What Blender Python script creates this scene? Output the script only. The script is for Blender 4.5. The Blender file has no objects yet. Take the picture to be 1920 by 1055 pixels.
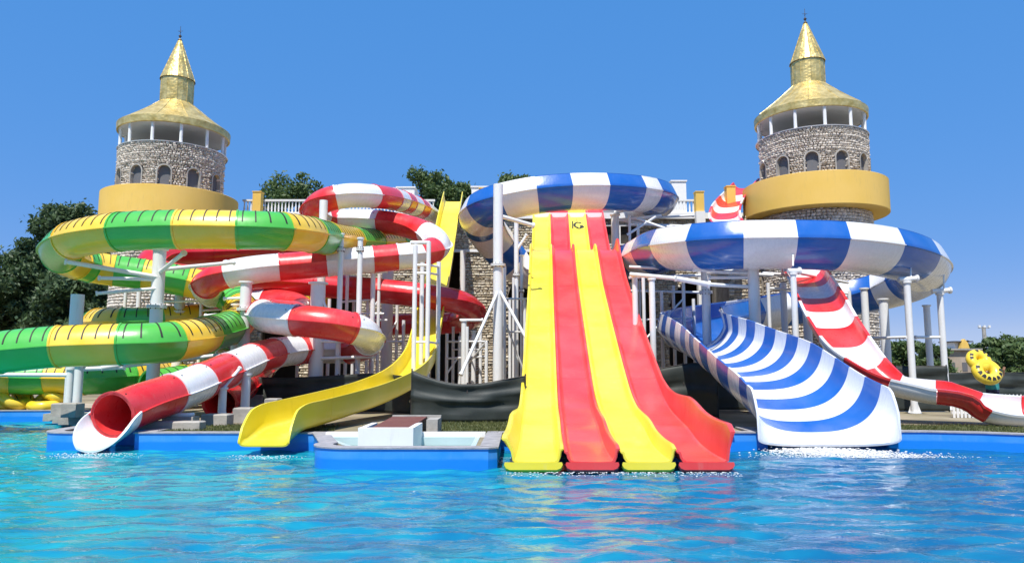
import bpy, math, random
import numpy as np
from mathutils import Vector, Matrix
from mathutils.geometry import tessellate_polygon

random.seed(7)
rng = np.random.default_rng(7)
scene = bpy.context.scene
COL = scene.collection
rad = math.radians

# ------------------------------------------------------------------ camera
F_PX, W_PX, H_PX = 1390.0, 1920.0, 1055.0
CAM_Z = 1.9
PITCH = math.atan(162.5 / F_PX)
cam_data = bpy.data.cameras.new("camera")
cam_data.sensor_width = 36.0
cam_data.lens = F_PX / W_PX * 36.0
cam_data.clip_start = 0.1
cam_data.clip_end = 3000
cam = bpy.data.objects.new("camera", cam_data)
COL.objects.link(cam)
cam.location = (0, 0, CAM_Z)
cam.rotation_euler = (math.pi / 2 + PITCH, 0, 0)
scene.camera = cam

# ------------------------------------------------------------------ light
SUN_EL, SUN_AZ = rad(62), rad(15)          # azimuth: degrees to the left of straight behind the camera
sun_vec = Vector((-math.sin(SUN_AZ) * math.cos(SUN_EL), -math.cos(SUN_AZ) * math.cos(SUN_EL), math.sin(SUN_EL)))
world = bpy.data.worlds.new("World")
scene.world = world
world.use_nodes = True
wn = world.node_tree.nodes
wl = world.node_tree.links
wn.clear()
sky = wn.new('ShaderNodeTexSky')
sky.sky_type = 'NISHITA'
sky.sun_disc = False
sky.sun_elevation = SUN_EL
sky.sun_rotation = math.atan2(sun_vec.x, sun_vec.y)
sky.altitude = 0
sky.air_density = 0.95
sky.dust_density = 0.0
sky.ozone_density = 5.0
bg = wn.new('ShaderNodeBackground')
bg.inputs['Strength'].default_value = 0.15
wo = wn.new('ShaderNodeOutputWorld')
# even out the sky's brightness and keep it blue down to the horizon, as on the photographed day
sp_ = wn.new('ShaderNodeSeparateColor'); sp_.mode = 'HSV'; wl.new(sky.outputs[0], sp_.inputs[0])
sm_ = wn.new('ShaderNodeMapRange'); sm_.inputs['From Min'].default_value = 0.15; sm_.inputs['From Max'].default_value = 0.74
sm_.inputs['To Min'].default_value = 0.46; sm_.inputs['To Max'].default_value = 0.90; wl.new(sp_.outputs[1], sm_.inputs['Value'])
vp_ = wn.new('ShaderNodeMath'); vp_.operation = 'POWER'; vp_.inputs[1].default_value = 0.17; wl.new(sp_.outputs[2], vp_.inputs[0])
vm_ = wn.new('ShaderNodeMath'); vm_.operation = 'MULTIPLY'; vm_.inputs[1].default_value = 2.85; wl.new(vp_.outputs[0], vm_.inputs[0])
cb_ = wn.new('ShaderNodeCombineColor'); cb_.mode = 'HSV'; cb_.inputs[0].default_value = 0.613
wl.new(sm_.outputs[0], cb_.inputs[1]); wl.new(vm_.outputs[0], cb_.inputs[2]); wl.new(cb_.outputs[0], bg.inputs['Color'])
wl.new(bg.outputs[0], wo.inputs['Surface'])
sun_data = bpy.data.lights.new("sun", 'SUN')
sun_data.energy = 4.2
sun_data.angle = rad(0.53)
sun_data.color = (1.0, 0.955, 0.88)
sun = bpy.data.objects.new("sun", sun_data)
COL.objects.link(sun)
sun.rotation_euler = sun_vec.to_track_quat('Z', 'Y').to_euler()
sun.location = (-10, -20, 60)
scene.view_settings.view_transform = 'Standard'
scene.view_settings.look = 'None'
scene.view_settings.exposure = 0.5
scene.view_settings.gamma = 1.0
scene.view_settings.use_curve_mapping = False
scene.render.engine = 'CYCLES'
scene.cycles.max_bounces = 8
scene.cycles.transparent_max_bounces = 12
scene.cycles.caustics_reflective = False
scene.cycles.caustics_refractive = False

# ------------------------------------------------------------------ helpers
_c, _s = math.cos(PITCH), math.sin(PITCH)
def P(px, py, Y):
    """world point seen at photo pixel (px, py) at distance Y in front of the camera"""
    x = (px - W_PX / 2) / F_PX
    y = (H_PX / 2 - py) / F_PX
    d = Vector((x, _c - y * _s, _s + y * _c))
    t = Y / d.y
    return Vector((0, 0, CAM_Z)) + d * t
def PX(px, Y): return P(px, 690, Y).x
def PZ(py, Y): return P(960, py, Y).z

GROUND = 0.36
MATS = {}
def nt(name):
    m = bpy.data.materials.new(name); m.use_nodes = True
    MATS[name] = m
    n = m.node_tree.nodes; l = m.node_tree.links
    return m, n, l, n['Principled BSDF']

def plastic(name, col, rough=0.22, var=0.10, dirt=(0.30, 0.26, 0.20), dirt_amt=0.25, scale=1.3, coat=0.3, streak=True):
    """gel-coated fibreglass: faded patches, water-scale streaks, uneven gloss"""
    m, n, l, b = nt(name)
    tc = n.new('ShaderNodeTexCoord')
    no = n.new('ShaderNodeTexNoise'); no.inputs['Scale'].default_value = scale; no.inputs['Detail'].default_value = 6
    l.new(tc.outputs['Object'], no.inputs['Vector'])
    hsv = n.new('ShaderNodeHueSaturation'); hsv.inputs['Color'].default_value = (*col, 1)
    mr = n.new('ShaderNodeMapRange'); mr.inputs['To Min'].default_value = 1 - var; mr.inputs['To Max'].default_value = 1 + var
    l.new(no.outputs['Fac'], mr.inputs['Value']); l.new(mr.outputs[0], hsv.inputs['Value'])
    mr3 = n.new('ShaderNodeMapRange'); mr3.inputs['To Min'].default_value = 1.04; mr3.inputs['To Max'].default_value = 0.88
    l.new(no.outputs['Fac'], mr3.inputs['Value']); l.new(mr3.outputs[0], hsv.inputs['Saturation'])
    mp = n.new('ShaderNodeMapping'); mp.inputs['Scale'].default_value = (5, 5, 0.9)
    l.new(tc.outputs['Object'], mp.inputs['Vector'])
    n2 = n.new('ShaderNodeTexNoise'); n2.inputs['Scale'].default_value = 1.6; n2.inputs['Detail'].default_value = 8; n2.inputs['Roughness'].default_value = 0.7
    l.new(mp.outputs[0], n2.inputs['Vector'])
    cr = n.new('ShaderNodeMapRange'); cr.inputs['From Min'].default_value = 0.56; cr.inputs['From Max'].default_value = 0.80
    cr.inputs['To Max'].default_value = dirt_amt
    l.new(n2.outputs['Fac'], cr.inputs['Value'])
    mx = n.new('ShaderNodeMix'); mx.data_type = 'RGBA'; mx.inputs[7].default_value = (*dirt, 1)
    l.new(cr.outputs[0], mx.inputs[0]); l.new(hsv.outputs[0], mx.inputs[6])
    l.new(mx.outputs[2], b.inputs['Base Color'])
    rr = n.new('ShaderNodeMapRange'); rr.inputs['To Min'].default_value = rough * 0.7; rr.inputs['To Max'].default_value = rough * 1.6
    l.new(n2.outputs['Fac'], rr.inputs['Value']); l.new(rr.outputs[0], b.inputs['Roughness'])
    n3 = n.new('ShaderNodeTexNoise'); n3.inputs['Scale'].default_value = 2.2; n3.inputs['Detail'].default_value = 3
    l.new(tc.outputs['Object'], n3.inputs['Vector'])
    bu = n.new('ShaderNodeBump'); bu.inputs['Strength'].default_value = 0.12; bu.inputs['Distance'].default_value = 0.05
    l.new(n3.outputs['Fac'], bu.inputs['Height']); l.new(bu.outputs[0], b.inputs['Normal'])
    b.inputs['Coat Weight'].default_value = coat; b.inputs['Coat Roughness'].default_value = 0.12
    return m

def rough_mat(name, c1, c2, scale=4.0, rough=0.85, bump=0.3, c3=None, dist=0.03, detail=8):
    m, n, l, b = nt(name)
    tc = n.new('ShaderNodeTexCoord')
    no = n.new('ShaderNodeTexNoise'); no.inputs['Scale'].default_value = scale; no.inputs['Detail'].default_value = detail
    l.new(tc.outputs['Object'], no.inputs['Vector'])
    cr = n.new('ShaderNodeValToRGB')
    cr.color_ramp.elements[0].position = 0.32; cr.color_ramp.elements[0].color = (*c1, 1)
    cr.color_ramp.elements[1].position = 0.68; cr.color_ramp.elements[1].color = (*c2, 1)
    if c3:
        e = cr.color_ramp.elements.new(0.5); e.color = (*c3, 1)
    l.new(no.outputs['Fac'], cr.inputs['Fac']); l.new(cr.outputs[0], b.inputs['Base Color'])
    b.inputs['Roughness'].default_value = rough
    n2 = n.new('ShaderNodeTexNoise'); n2.inputs['Scale'].default_value = scale * 6; n2.inputs['Detail'].default_value = 5
    l.new(tc.outputs['Object'], n2.inputs['Vector'])
    bu = n.new('ShaderNodeBump'); bu.inputs['Strength'].default_value = bump; bu.inputs['Distance'].default_value = dist
    l.new(n2.outputs['Fac'], bu.inputs['Height']); l.new(bu.outputs[0], b.inputs['Normal'])
    return m

def new_obj(name, mesh=None, parent=None):
    o = bpy.data.objects.new(name, mesh); COL.objects.link(o)
    if parent is not None: o.parent = parent
    return o
def build(name, verts, faces, mat, parent=None, smooth=False, sharp=38):
    me = bpy.data.meshes.new(name)
    me.from_pydata([tuple(v) for v in verts], [], faces)
    me.validate(verbose=False)
    if mat is not None: me.materials.append(MATS[mat] if isinstance(mat, str) else mat)
    if smooth:
        me.shade_smooth(); me.set_sharp_from_angle(angle=rad(sharp))
    me.update()
    return new_obj(name, me, parent)
def tag(o, label=None, cat=None, group=None, kind=None):
    if label: o['label'] = label
    if cat: o['category'] = cat
    if group: o['group'] = group
    if kind: o['kind'] = kind
    return o
def thing(name, label, cat, group=None, loc=(0, 0, 0)):
    o = new_obj(name); o.location = loc; o.empty_display_size = 0.3
    return tag(o, label, cat, group)

class MB:
    """collects simple solids into one mesh"""
    def __init__(self): self.v = []; self.f = []
    def add(self, vs, fs):
        k = len(self.v); self.v += [Vector(v) for v in vs]; self.f += [tuple(i + k for i in f) for f in fs]; return self
    def box(self, x0, x1, y0, y1, z0, z1):
        return self.add([(x0,y0,z0),(x1,y0,z0),(x1,y1,z0),(x0,y1,z0),(x0,y0,z1),(x1,y0,z1),(x1,y1,z1),(x0,y1,z1)],
                 [(0,3,2,1),(4,5,6,7),(0,1,5,4),(1,2,6,5),(2,3,7,6),(3,0,4,7)])
    def bar(self, a, b, r, n=12, r2=None, caps=True):
        a = Vector(a); b = Vector(b); d = (b - a).normalized()
        u = d.orthogonal().normalized()
        if abs(d.z) < 0.9: u = d.cross(Vector((0, 0, 1))).normalized()
        w = d.cross(u); r2 = r if r2 is None else r2
        vs = [a + (u * math.cos(t) + w * math.sin(t)) * r for t in [2 * math.pi * i / n for i in range(n)]]
        vs += [b + (u * math.cos(t) + w * math.sin(t)) * r2 for t in [2 * math.pi * i / n for i in range(n)]]
        fs = [(i, (i + 1) % n, n + (i + 1) % n, n + i) for i in range(n)]
        if caps: fs += [tuple(range(n - 1, -1, -1)), tuple(range(n, 2 * n))]
        return self.add(vs, fs)
    def lathe(self, prof, n=24, c=(0, 0, 0), caps=True, phase=0.0):
        """prof: list of (r, z) bottom to top"""
        c = Vector(c); vs = []; m = len(prof)
        for r, z in prof:
            for i in range(n):
                t = 2 * math.pi * i / n + phase
                vs.append(c + Vector((r * math.cos(t), r * math.sin(t), z)))
        fs = []
        for j in range(m - 1):
            for i in range(n):
                fs.append((j*n+i, j*n+(i+1)%n, (j+1)*n+(i+1)%n, (j+1)*n+i))
        if caps and prof[0][0] > 1e-4: fs.append(tuple(range(n - 1, -1, -1)))
        if caps and prof[-1][0] > 1e-4: fs.append(tuple((m-1)*n + i for i in range(n)))
        return self.add(vs, fs)
    def build(self, name, mat, parent=None, smooth=False, sharp=38):
        return build(name, self.v, self.f, mat, parent, smooth, sharp)

class Path:
    """smooth centre line through control points; extra columns ride along"""
    def __init__(self, ctrl, extras=None, sub=24, smooth=30):
        pts = [np.array(p, float) for p in ctrl]
        if extras is not None: pts = [np.concatenate([p, np.atleast_1d(np.array(e, float))]) for p, e in zip(pts, extras)]
        pts = np.array(pts); n = len(pts)
        full = np.vstack([2 * pts[0] - pts[1], pts, 2 * pts[-1] - pts[-2]])
        out = []
        for i in range(1, n):
            p0, p1, p2, p3 = full[i - 1], full[i], full[i + 1], full[i + 2]
            # centripetal Catmull-Rom
            t0 = 0.0; k = lambda a, b: max(np.linalg.norm((b - a)[:3]), 1e-5) ** 0.5
            t1 = t0 + k(p0, p1); t2 = t1 + k(p1, p2); t3 = t2 + k(p2, p3)
            for t in np.linspace(t1, t2, sub, endpoint=False):
                A1 = (t1-t)/(t1-t0)*p0 + (t-t0)/(t1-t0)*p1
                A2 = (t2-t)/(t2-t1)*p1 + (t-t1)/(t2-t1)*p2
                A3 = (t3-t)/(t3-t2)*p2 + (t-t2)/(t3-t2)*p3
                B1 = (t2-t)/(t2-t0)*A1 + (t-t0)/(t2-t0)*A2
                B2 = (t3-t)/(t3-t1)*A2 + (t-t1)/(t3-t1)*A3
                out.append((t2-t)/(t2-t1)*B1 + (t-t1)/(t2-t1)*B2)
        out.append(pts[-1])
        d = np.array(out)
        # smooth a little so that hand-set points leave no kinks
        for _ in range(smooth):
            d[1:-1] = 0.25 * d[:-2] + 0.5 * d[1:-1] + 0.25 * d[2:]
        seg = np.linalg.norm(np.diff(d[:, :3], axis=0), axis=1)
        self.d = d; self.cum = np.concatenate([[0], np.cumsum(seg)]); self.L = self.cum[-1]
    def at(self, s):
        return np.array([np.interp(s, self.cum, self.d[:, k]) for k in range(self.d.shape[1])])
    def frame(self, s):
        e = 0.12
        a, b = self.at(max(0, s - e)), self.at(min(self.L, s + e))
        p = self.at(s)
        T = Vector(b[:3] - a[:3]).normalized()
        S = T.cross(Vector((0, 0, 1))).normalized()
        U = S.cross(T)
        return Vector(p[:3]), T, S, U, p[3:]

def sweep(path, s0, s1, prof, step=0.22, loop=True, caps=False):
    """prof(s, extras) -> 2D points (side, up). Returns verts, faces"""
    n = max(2, int(math.ceil((s1 - s0) / step)) + 1)
    vs, fs = [], []; m = None
    for i in range(n):
        s = s0 + (s1 - s0) * i / (n - 1)
        p, T, S, U, ex = path.frame(s)
        pr = prof(s, ex); m = len(pr)
        vs += [p + S * u + U * v for u, v in pr]
    k = m if loop else m - 1
    for i in range(n - 1):
        for j in range(k):
            fs.append((i*m + j, (i+1)*m + j, (i+1)*m + (j+1) % m, i*m + (j+1) % m))
    if caps and loop:
        fs.append(tuple(range(m))); fs.append(tuple((n-1)*m + j for j in range(m - 1, -1, -1)))
    return vs, fs

def pix(v):
    d = Vector(v) - Vector((0, 0, CAM_Z)); z = d.y * _c + d.z * _s; u = -d.y * _s + d.z * _c
    return (W_PX / 2 + F_PX * d.x / z, H_PX / 2 - F_PX * u / z)
def split_at(path, marks):
    """joint positions along a slide, each the spot of the centre line nearest a mark, taken in order"""
    ss = np.linspace(0, path.L, 1600); q = np.array([pix(path.at(s)[:3]) for s in ss])
    out = [0.0]; i0 = 0
    for m in marks:
        w = ss[i0:] - ss[i0]; ok = (w < 7.0) & (w > 0.25)
        d = np.hypot(*(q[i0:] - np.array(m)).T); d[~ok] = 1e9
        k = int(np.argmin(d)); i0 += k; out.append(float(ss[i0]))
    out.append(path.L)
    return out
def tube_prof(R, n=28, ridge=0.07):
    h = n // 2; A_ = rad(78); k = R / math.sin(A_); dv = k * math.cos(A_); vs_ = 1.15
    up = [(k * math.sin(a), vs_ * (k * math.cos(a) - dv) + 0.014) for a in np.linspace(A_, -A_, h)]
    lo = [(-u, -v) for u, v in up]
    e = ridge
    return up + [(-R - e, 0.014), (-R - e, -0.014)] + lo + [(R + e, -0.014), (R + e, 0.014)]
def tube_r(R, a):
    """outer half-shell point at section angle a (degrees, 90 = top)"""
    A_ = rad(78); k = R / math.sin(A_); t = rad(90 - a) * 78 / 90
    return (k * math.sin(t), 1.15 * (k * math.cos(t) - k * math.cos(A_)) + 0.014)

def shell(inner, th):
    """closed loop from an open inner outline, thickened outwards"""
    n = len(inner); outer = []
    for i in range(n):
        a = inner[max(0, i - 1)]; b = inner[min(n - 1, i + 1)]
        dx, dy = b[0] - a[0], b[1] - a[1]; L = math.hypot(dx, dy) or 1
        outer.append((inner[i][0] + dy / L * th, inner[i][1] - dx / L * th))
    return list(inner) + outer[::-1]

def tube_slide(name, label, cat, ctrl, R, seg, mats, th_mouth=True, slots=0, group=None, flange=True, start_i=0, bolts=False, marks=None):
    path = Path(ctrl)
    root = thing(name, label, cat, group)
    nseg = max(1, round(path.L / seg)); bnd = [path.L * i / nseg for i in range(nseg + 1)]
    if marks: bnd = split_at(path, marks); nseg = len(bnd) - 1
    pr = tube_prof(R)
    for i in range(nseg):
        s0, s1 = bnd[i], bnd[i + 1]; ln = s1 - s0
        k = (nseg - 1 - i + start_i) % len(mats)
        vs, fs = sweep(path, s0, s1, lambda s, e: pr)
        if i == nseg - 1 and th_mouth:
            v2, f2 = sweep(path, s0, s1, lambda s, e: [(u, v) for u, v in tube_prof(R - 0.05, ridge=0.0)])
            off = len(vs); m = len(pr)
            fs = fs + [tuple(j + off for j in f[::-1]) for f in f2]
            last = off - m; last2 = off + len(v2) - m
            fs += [(last + j, last2 + j, last2 + (j + 1) % m, last + (j + 1) % m) for j in range(m)]
            vs = vs + v2
        so = build('tube_segment', vs, fs, mats[k], root, True)
        if flange:
            q = [(lambda t: (t[0], t[1] if j < 12 else -t[1]))(tube_r(R + 0.03, 7.5 + 15 * j if j < 12 else 7.5 + 15 * (23 - j))) for j in range(24)]
            e1 = min(path.L, s1 + 0.02)
            v, f = sweep(path, s1 - 0.035, e1, lambda s, e: q, caps=(i < nseg - 1))
            if i == nseg - 1:
                v3, f3 = sweep(path, s1 - 0.035, e1, lambda s, e: [(a * (R - 0.05) / (R + 0.035), b * (R - 0.05) / (R + 0.035)) for a, b in q])
                k0 = len(v); f = f + [tuple(j + k0 for j in t[::-1]) for t in f3]; nn = len(v) // 24
                f += [(j, (j+1) % 24, k0 + (j+1) % 24, k0 + j) for j in range(24)]
                f += [((nn-1)*24 + j, k0 + (nn-1)*24 + j, k0 + (nn-1)*24 + (j+1) % 24, (nn-1)*24 + (j+1) % 24) for j in range(24)]
                v = v + v3
            build('joint_flange', v, f, mats[k], so, True)
        if slots:
            arc = [rad(180 * q / 13) for q in range(1, 13)]
            ns_ = max(1, round(ln / slots))
            for q_ in range(ns_):
                sc = s0 + ln * (q_ + 0.5) / ns_
                loopp = [tube_r(R + 0.012, math.degrees(a)) for a in arc] + [tube_r(R - 0.02, math.degrees(a)) for a in arc[::-1]]
                v, f = sweep(path, sc - 0.018, sc + 0.018, lambda s, e: loopp, step=0.04, caps=True)
                build('light_slot', v, f, 'black_rubber', so)
        if bolts:
            for sb in (s0 + 0.12, s1 - 0.16):
                p, T, S, U, _ = path.frame(sb)
                for a in (35, 78, 120):
                    u_, v_ = tube_r(R, a); nrm = (S * u_ + U * v_).normalized()
                    c = p + S * u_ + U * v_
                    MB().bar(c - nrm * 0.01, c + nrm * 0.018, 0.018, 6).build('bolt', 'dark_steel', so)
    return root, path

# ------------------------------------------------------------------ materials
plastic('red_gel', (0.72, 0.012, 0.014), rough=0.26, dirt=(0.60, 0.20, 0.16), dirt_amt=0.5)
plastic('lane_red_gel', (0.80, 0.035, 0.03), rough=0.30, dirt=(0.74, 0.26, 0.21), dirt_amt=0.55, scale=0.8)
plastic('deep_red_gel', (0.60, 0.006, 0.012), rough=0.20, dirt=(0.35, 0.06, 0.05))
plastic('white_gel', (0.80, 0.80, 0.80), rough=0.24, var=0.04, dirt=(0.46, 0.43, 0.38), dirt_amt=0.38)
plastic('lemon_gel', (0.86, 0.70, 0.015), rough=0.30, var=0.06, dirt=(0.74, 0.64, 0.30), dirt_amt=0.5, scale=0.8)
plastic('amber_gel', (0.86, 0.555, 0.012), rough=0.28, dirt=(0.55, 0.38, 0.12))
plastic('green_gel', (0.075, 0.47, 0.050), rough=0.28, dirt=(0.18, 0.42, 0.16))
plastic('blue_gel', (0.005, 0.115, 0.46), rough=0.20, dirt=(0.10, 0.20, 0.45))
plastic('white_steel', (0.78, 0.78, 0.76), rough=0.38, var=0.05, dirt=(0.38, 0.27, 0.18), dirt_amt=0.45, coat=0.1)
plastic('white_plaster', (0.80, 0.79, 0.76), rough=0.7, var=0.05, dirt=(0.50, 0.46, 0.40), dirt_amt=0.4, coat=0)
plastic('yellow_plaster', (0.80, 0.50, 0.085), rough=0.75, var=0.09, dirt=(0.50, 0.36, 0.17), dirt_amt=0.5, coat=0, scale=0.5)
plastic('pool_blue', (0.016, 0.27, 0.78), rough=0.35, var=0.08, dirt=(0.20, 0.40, 0.66), dirt_amt=0.5, coat=0.1, scale=2)
def waterline(m):
    n = m.node_tree.nodes; l = m.node_tree.links; b = n['Principled BSDF']; src = b.inputs['Base Color'].links[0].from_socket
    tc = n.new('ShaderNodeTexCoord'); sx = n.new('ShaderNodeSeparateXYZ'); l.new(tc.outputs['Object'], sx.inputs[0])
    no = n.new('ShaderNodeTexNoise'); no.inputs['Scale'].default_value = 3; l.new(tc.outputs['Object'], no.inputs['Vector'])
    ad = n.new('ShaderNodeMath'); ad.operation = 'MULTIPLY_ADD'; ad.inputs[1].default_value = 0.05; l.new(no.outputs['Fac'], ad.inputs[0]); l.new(sx.outputs[2], ad.inputs[2])
    mr = n.new('ShaderNodeMapRange'); mr.inputs['From Min'].default_value = 0.20; mr.inputs['From Max'].default_value = 0.25; l.new(ad.outputs[0], mr.inputs['Value'])
    mx = n.new('ShaderNodeMix'); mx.data_type = 'RGBA'; mx.inputs[6].default_value = (0.005, 0.22, 0.74, 1)
    l.new(mr.outputs[0], mx.inputs[0]); l.new(src, mx.inputs[7]); l.new(mx.outputs[2], b.inputs['Base Color'])
waterline(MATS['pool_blue'])
plastic('pale_basin', (0.50, 0.62, 0.62), rough=0.4, var=0.1, dirt=(0.35, 0.40, 0.36), coat=0.1)
plastic('ring_yellow', (0.86, 0.62, 0.012), rough=0.3, var=0.05, dirt_amt=0.1)
plastic('brown_board', (0.16, 0.050, 0.035), rough=0.6, var=0.2, dirt=(0.35, 0.22, 0.16), dirt_amt=0.5, coat=0)
plastic('grey_shutter', (0.135, 0.135, 0.145), rough=0.6, var=0.06, dirt=(0.28, 0.27, 0.25), dirt_amt=0.4, coat=0)
plastic('soffit_grey', (0.66, 0.65, 0.64), rough=0.8, var=0.05, coat=0)
rough_mat('black_rubber', (0.012, 0.014, 0.010), (0.03, 0.03, 0.025), rough=0.6)
rough_mat('dark_steel', (0.03, 0.03, 0.03), (0.08, 0.06, 0.05), rough=0.5, scale=20)
rough_mat('mortar', (0.20, 0.175, 0.145), (0.32, 0.285, 0.24), scale=3)
rough_mat('concrete', (0.30, 0.28, 0.25), (0.46, 0.43, 0.38), scale=2.5)
rough_mat('coping_grey', (0.26, 0.25, 0.26), (0.40, 0.385, 0.39), scale=5)
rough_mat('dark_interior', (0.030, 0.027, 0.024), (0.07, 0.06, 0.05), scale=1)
rough_mat('deck_paving', (0.36, 0.31, 0.25), (0.50, 0.44, 0.36), scale=1.5, c3=(0.44, 0.38, 0.30))
rough_mat('earth', (0.16, 0.12, 0.08), (0.40, 0.33, 0.24), scale=0.45, c3=(0.27, 0.23, 0.14), bump=0.5)
rough_mat('turf', (0.050, 0.075, 0.016), (0.17, 0.165, 0.065), scale=1.6, bump=0.6)
rough_mat('bark', (0.06, 0.045, 0.03), (0.14, 0.11, 0.08), scale=6)
rough_mat('far_house_wall', (0.34, 0.27, 0.20), (0.46, 0.38, 0.30), scale=1)
rough_mat('skin', (0.42, 0.22, 0.14), (0.50, 0.27, 0.18), rough=0.5, bump=0.05)
rough_mat('teal_cloth', (0.02, 0.22, 0.22), (0.05, 0.32, 0.31), scale=12, rough=0.9)
rough_mat('navy_cloth', (0.02, 0.02, 0.05), (0.04, 0.04, 0.09), scale=12, rough=0.9)
rough_mat('hair', (0.015, 0.01, 0.008), (0.04, 0.025, 0.018), scale=30, rough=0.6)

def stone_material(name, ramp):
    m, n, l, b = nt(name)
    at = n.new('ShaderNodeAttribute'); at.attribute_name = 'tint'
    cr = n.new('ShaderNodeValToRGB'); cr.color_ramp.interpolation = 'LINEAR'
    els = cr.color_ramp.elements
    els[0].position = 0; els[0].color = (*ramp[0], 1); els[1].position = 1; els[1].color = (*ramp[-1], 1)
    for i, c in enumerate(ramp[1:-1]):
        e = els.new((i + 1) / (len(ramp) - 1)); e.color = (*c, 1)
    l.new(at.outputs['Fac'], cr.inputs['Fac'])
    tc = n.new('ShaderNodeTexCoord')
    no = n.new('ShaderNodeTexNoise'); no.inputs['Scale'].default_value = 9; no.inputs['Detail'].default_value = 8
    l.new(tc.outputs['Object'], no.inputs['Vector'])
    hs = n.new('ShaderNodeHueSaturation'); mr = n.new('ShaderNodeMapRange')
    mr.inputs['To Min'].default_value = 0.72; mr.inputs['To Max'].default_value = 1.36
    l.new(no.outputs['Fac'], mr.inputs['Value']); l.new(mr.outputs[0], hs.inputs['Value']); l.new(cr.outputs[0], hs.inputs['Color'])
    l.new(hs.outputs[0], b.inputs['Base Color']); b.inputs['Roughness'].default_value = 0.9
    bu = n.new('ShaderNodeBump'); bu.inputs['Strength'].default_value = 0.6; bu.inputs['Distance'].default_value = 0.03
    l.new(no.outputs['Fac'], bu.inputs['Height']); l.new(bu.outputs[0], b.inputs['Normal'])
stone_material('tower_stone', [(0.52, 0.45, 0.375), (0.66, 0.585, 0.495), (0.74, 0.67, 0.575), (0.58, 0.51, 0.43), (0.80, 0.735, 0.64)])
stone_material('wall_stone', [(0.34, 0.27, 0.18), (0.52, 0.45, 0.33), (0.62, 0.56, 0.44), (0.42, 0.34, 0.23), (0.68, 0.62, 0.51)])

def gold_material():
    m, n, l, b = nt('gold_sheet')
    tc = n.new('ShaderNodeTexCoord')
    no = n.new('ShaderNodeTexNoise'); no.inputs['Scale'].default_value = 2.5; no.inputs['Detail'].default_value = 6
    l.new(tc.outputs['Object'], no.inputs['Vector'])
    cr = n.new('ShaderNodeValToRGB')
    cr.color_ramp.elements[0].position = 0.3; cr.color_ramp.elements[0].color = (0.52, 0.37, 0.10, 1)
    cr.color_ramp.elements[1].position = 0.7; cr.color_ramp.elements[1].color = (0.86, 0.67, 0.28, 1)
    l.new(no.outputs['Fac'], cr.inputs['Fac']); l.new(cr.outputs[0], b.inputs['Base Color'])
    b.inputs['Metallic'].default_value = 0.55; b.inputs['Roughness'].default_value = 0.42
    n2 = n.new('ShaderNodeTexVoronoi'); n2.inputs['Scale'].default_value = 6
    l.new(tc.outputs['Object'], n2.inputs['Vector'])
    bu = n.new('ShaderNodeBump'); bu.inputs['Strength'].default_value = 0.35; bu.inputs['Distance'].default_value = 0.06
    l.new(n2.outputs['Distance'], bu.inputs['Height']); l.new(bu.outputs[0], b.inputs['Normal'])
gold_material()

def leaf_material(name, c1, c2):
    m, n, l, b = nt(name)
    at = n.new('ShaderNodeAttribute'); at.attribute_name = 'tint'
    cr = n.new('ShaderNodeValToRGB')
    cr.color_ramp.elements[0].color = (*c1, 1); cr.color_ramp.elements[1].color = (*c2, 1)
    l.new(at.outputs['Fac'], cr.inputs['Fac']); l.new(cr.outputs[0], b.inputs['Base Color'])
    b.inputs['Roughness'].default_value = 0.55
    tr = n.new('ShaderNodeBsdfTranslucent'); l.new(cr.outputs[0], tr.inputs['Color'])
    mx = n.new('ShaderNodeMixShader'); mx.inputs[0].default_value = 0.35
    l.new(b.outputs[0], mx.inputs[1]); l.new(tr.outputs[0], mx.inputs[2]); l.new(mx.outputs[0], n['Material Output'].inputs['Surface'])
leaf_material('leaf_dark', (0.045, 0.085, 0.036), (0.12, 0.185, 0.070))
leaf_material('leaf_mid', (0.055, 0.105, 0.028), (0.15, 0.215, 0.065))
leaf_material('grass_blade', (0.060, 0.085, 0.018), (0.20, 0.20, 0.07))

def net_material():
    m, n, l, b = nt('shade_net')
    tc = n.new('ShaderNodeTexCoord')
    no = n.new('ShaderNodeTexNoise'); no.inputs['Scale'].default_value = 3; no.inputs['Detail'].default_value = 6
    l.new(tc.outputs['Object'], no.inputs['Vector'])
    cr = n.new('ShaderNodeValToRGB')
    cr.color_ramp.elements[0].color = (0.010, 0.014, 0.012, 1); cr.color_ramp.elements[1].color = (0.045, 0.055, 0.048, 1)
    l.new(no.outputs['Fac'], cr.inputs['Fac']); l.new(cr.outputs[0], b.inputs['Base Color'])
    b.inputs['Roughness'].default_value = 0.6
    wv = n.new('ShaderNodeTexNoise'); wv.inputs['Scale'].default_value = 60
    l.new(tc.outputs['Object'], wv.inputs['Vector'])
    bu = n.new('ShaderNodeBump'); bu.inputs['Strength'].default_value = 0.4; bu.inputs['Distance'].default_value = 0.01
    l.new(wv.outputs['Fac'], bu.inputs['Height']); l.new(bu.outputs[0], b.inputs['Normal'])
net_material()

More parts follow.
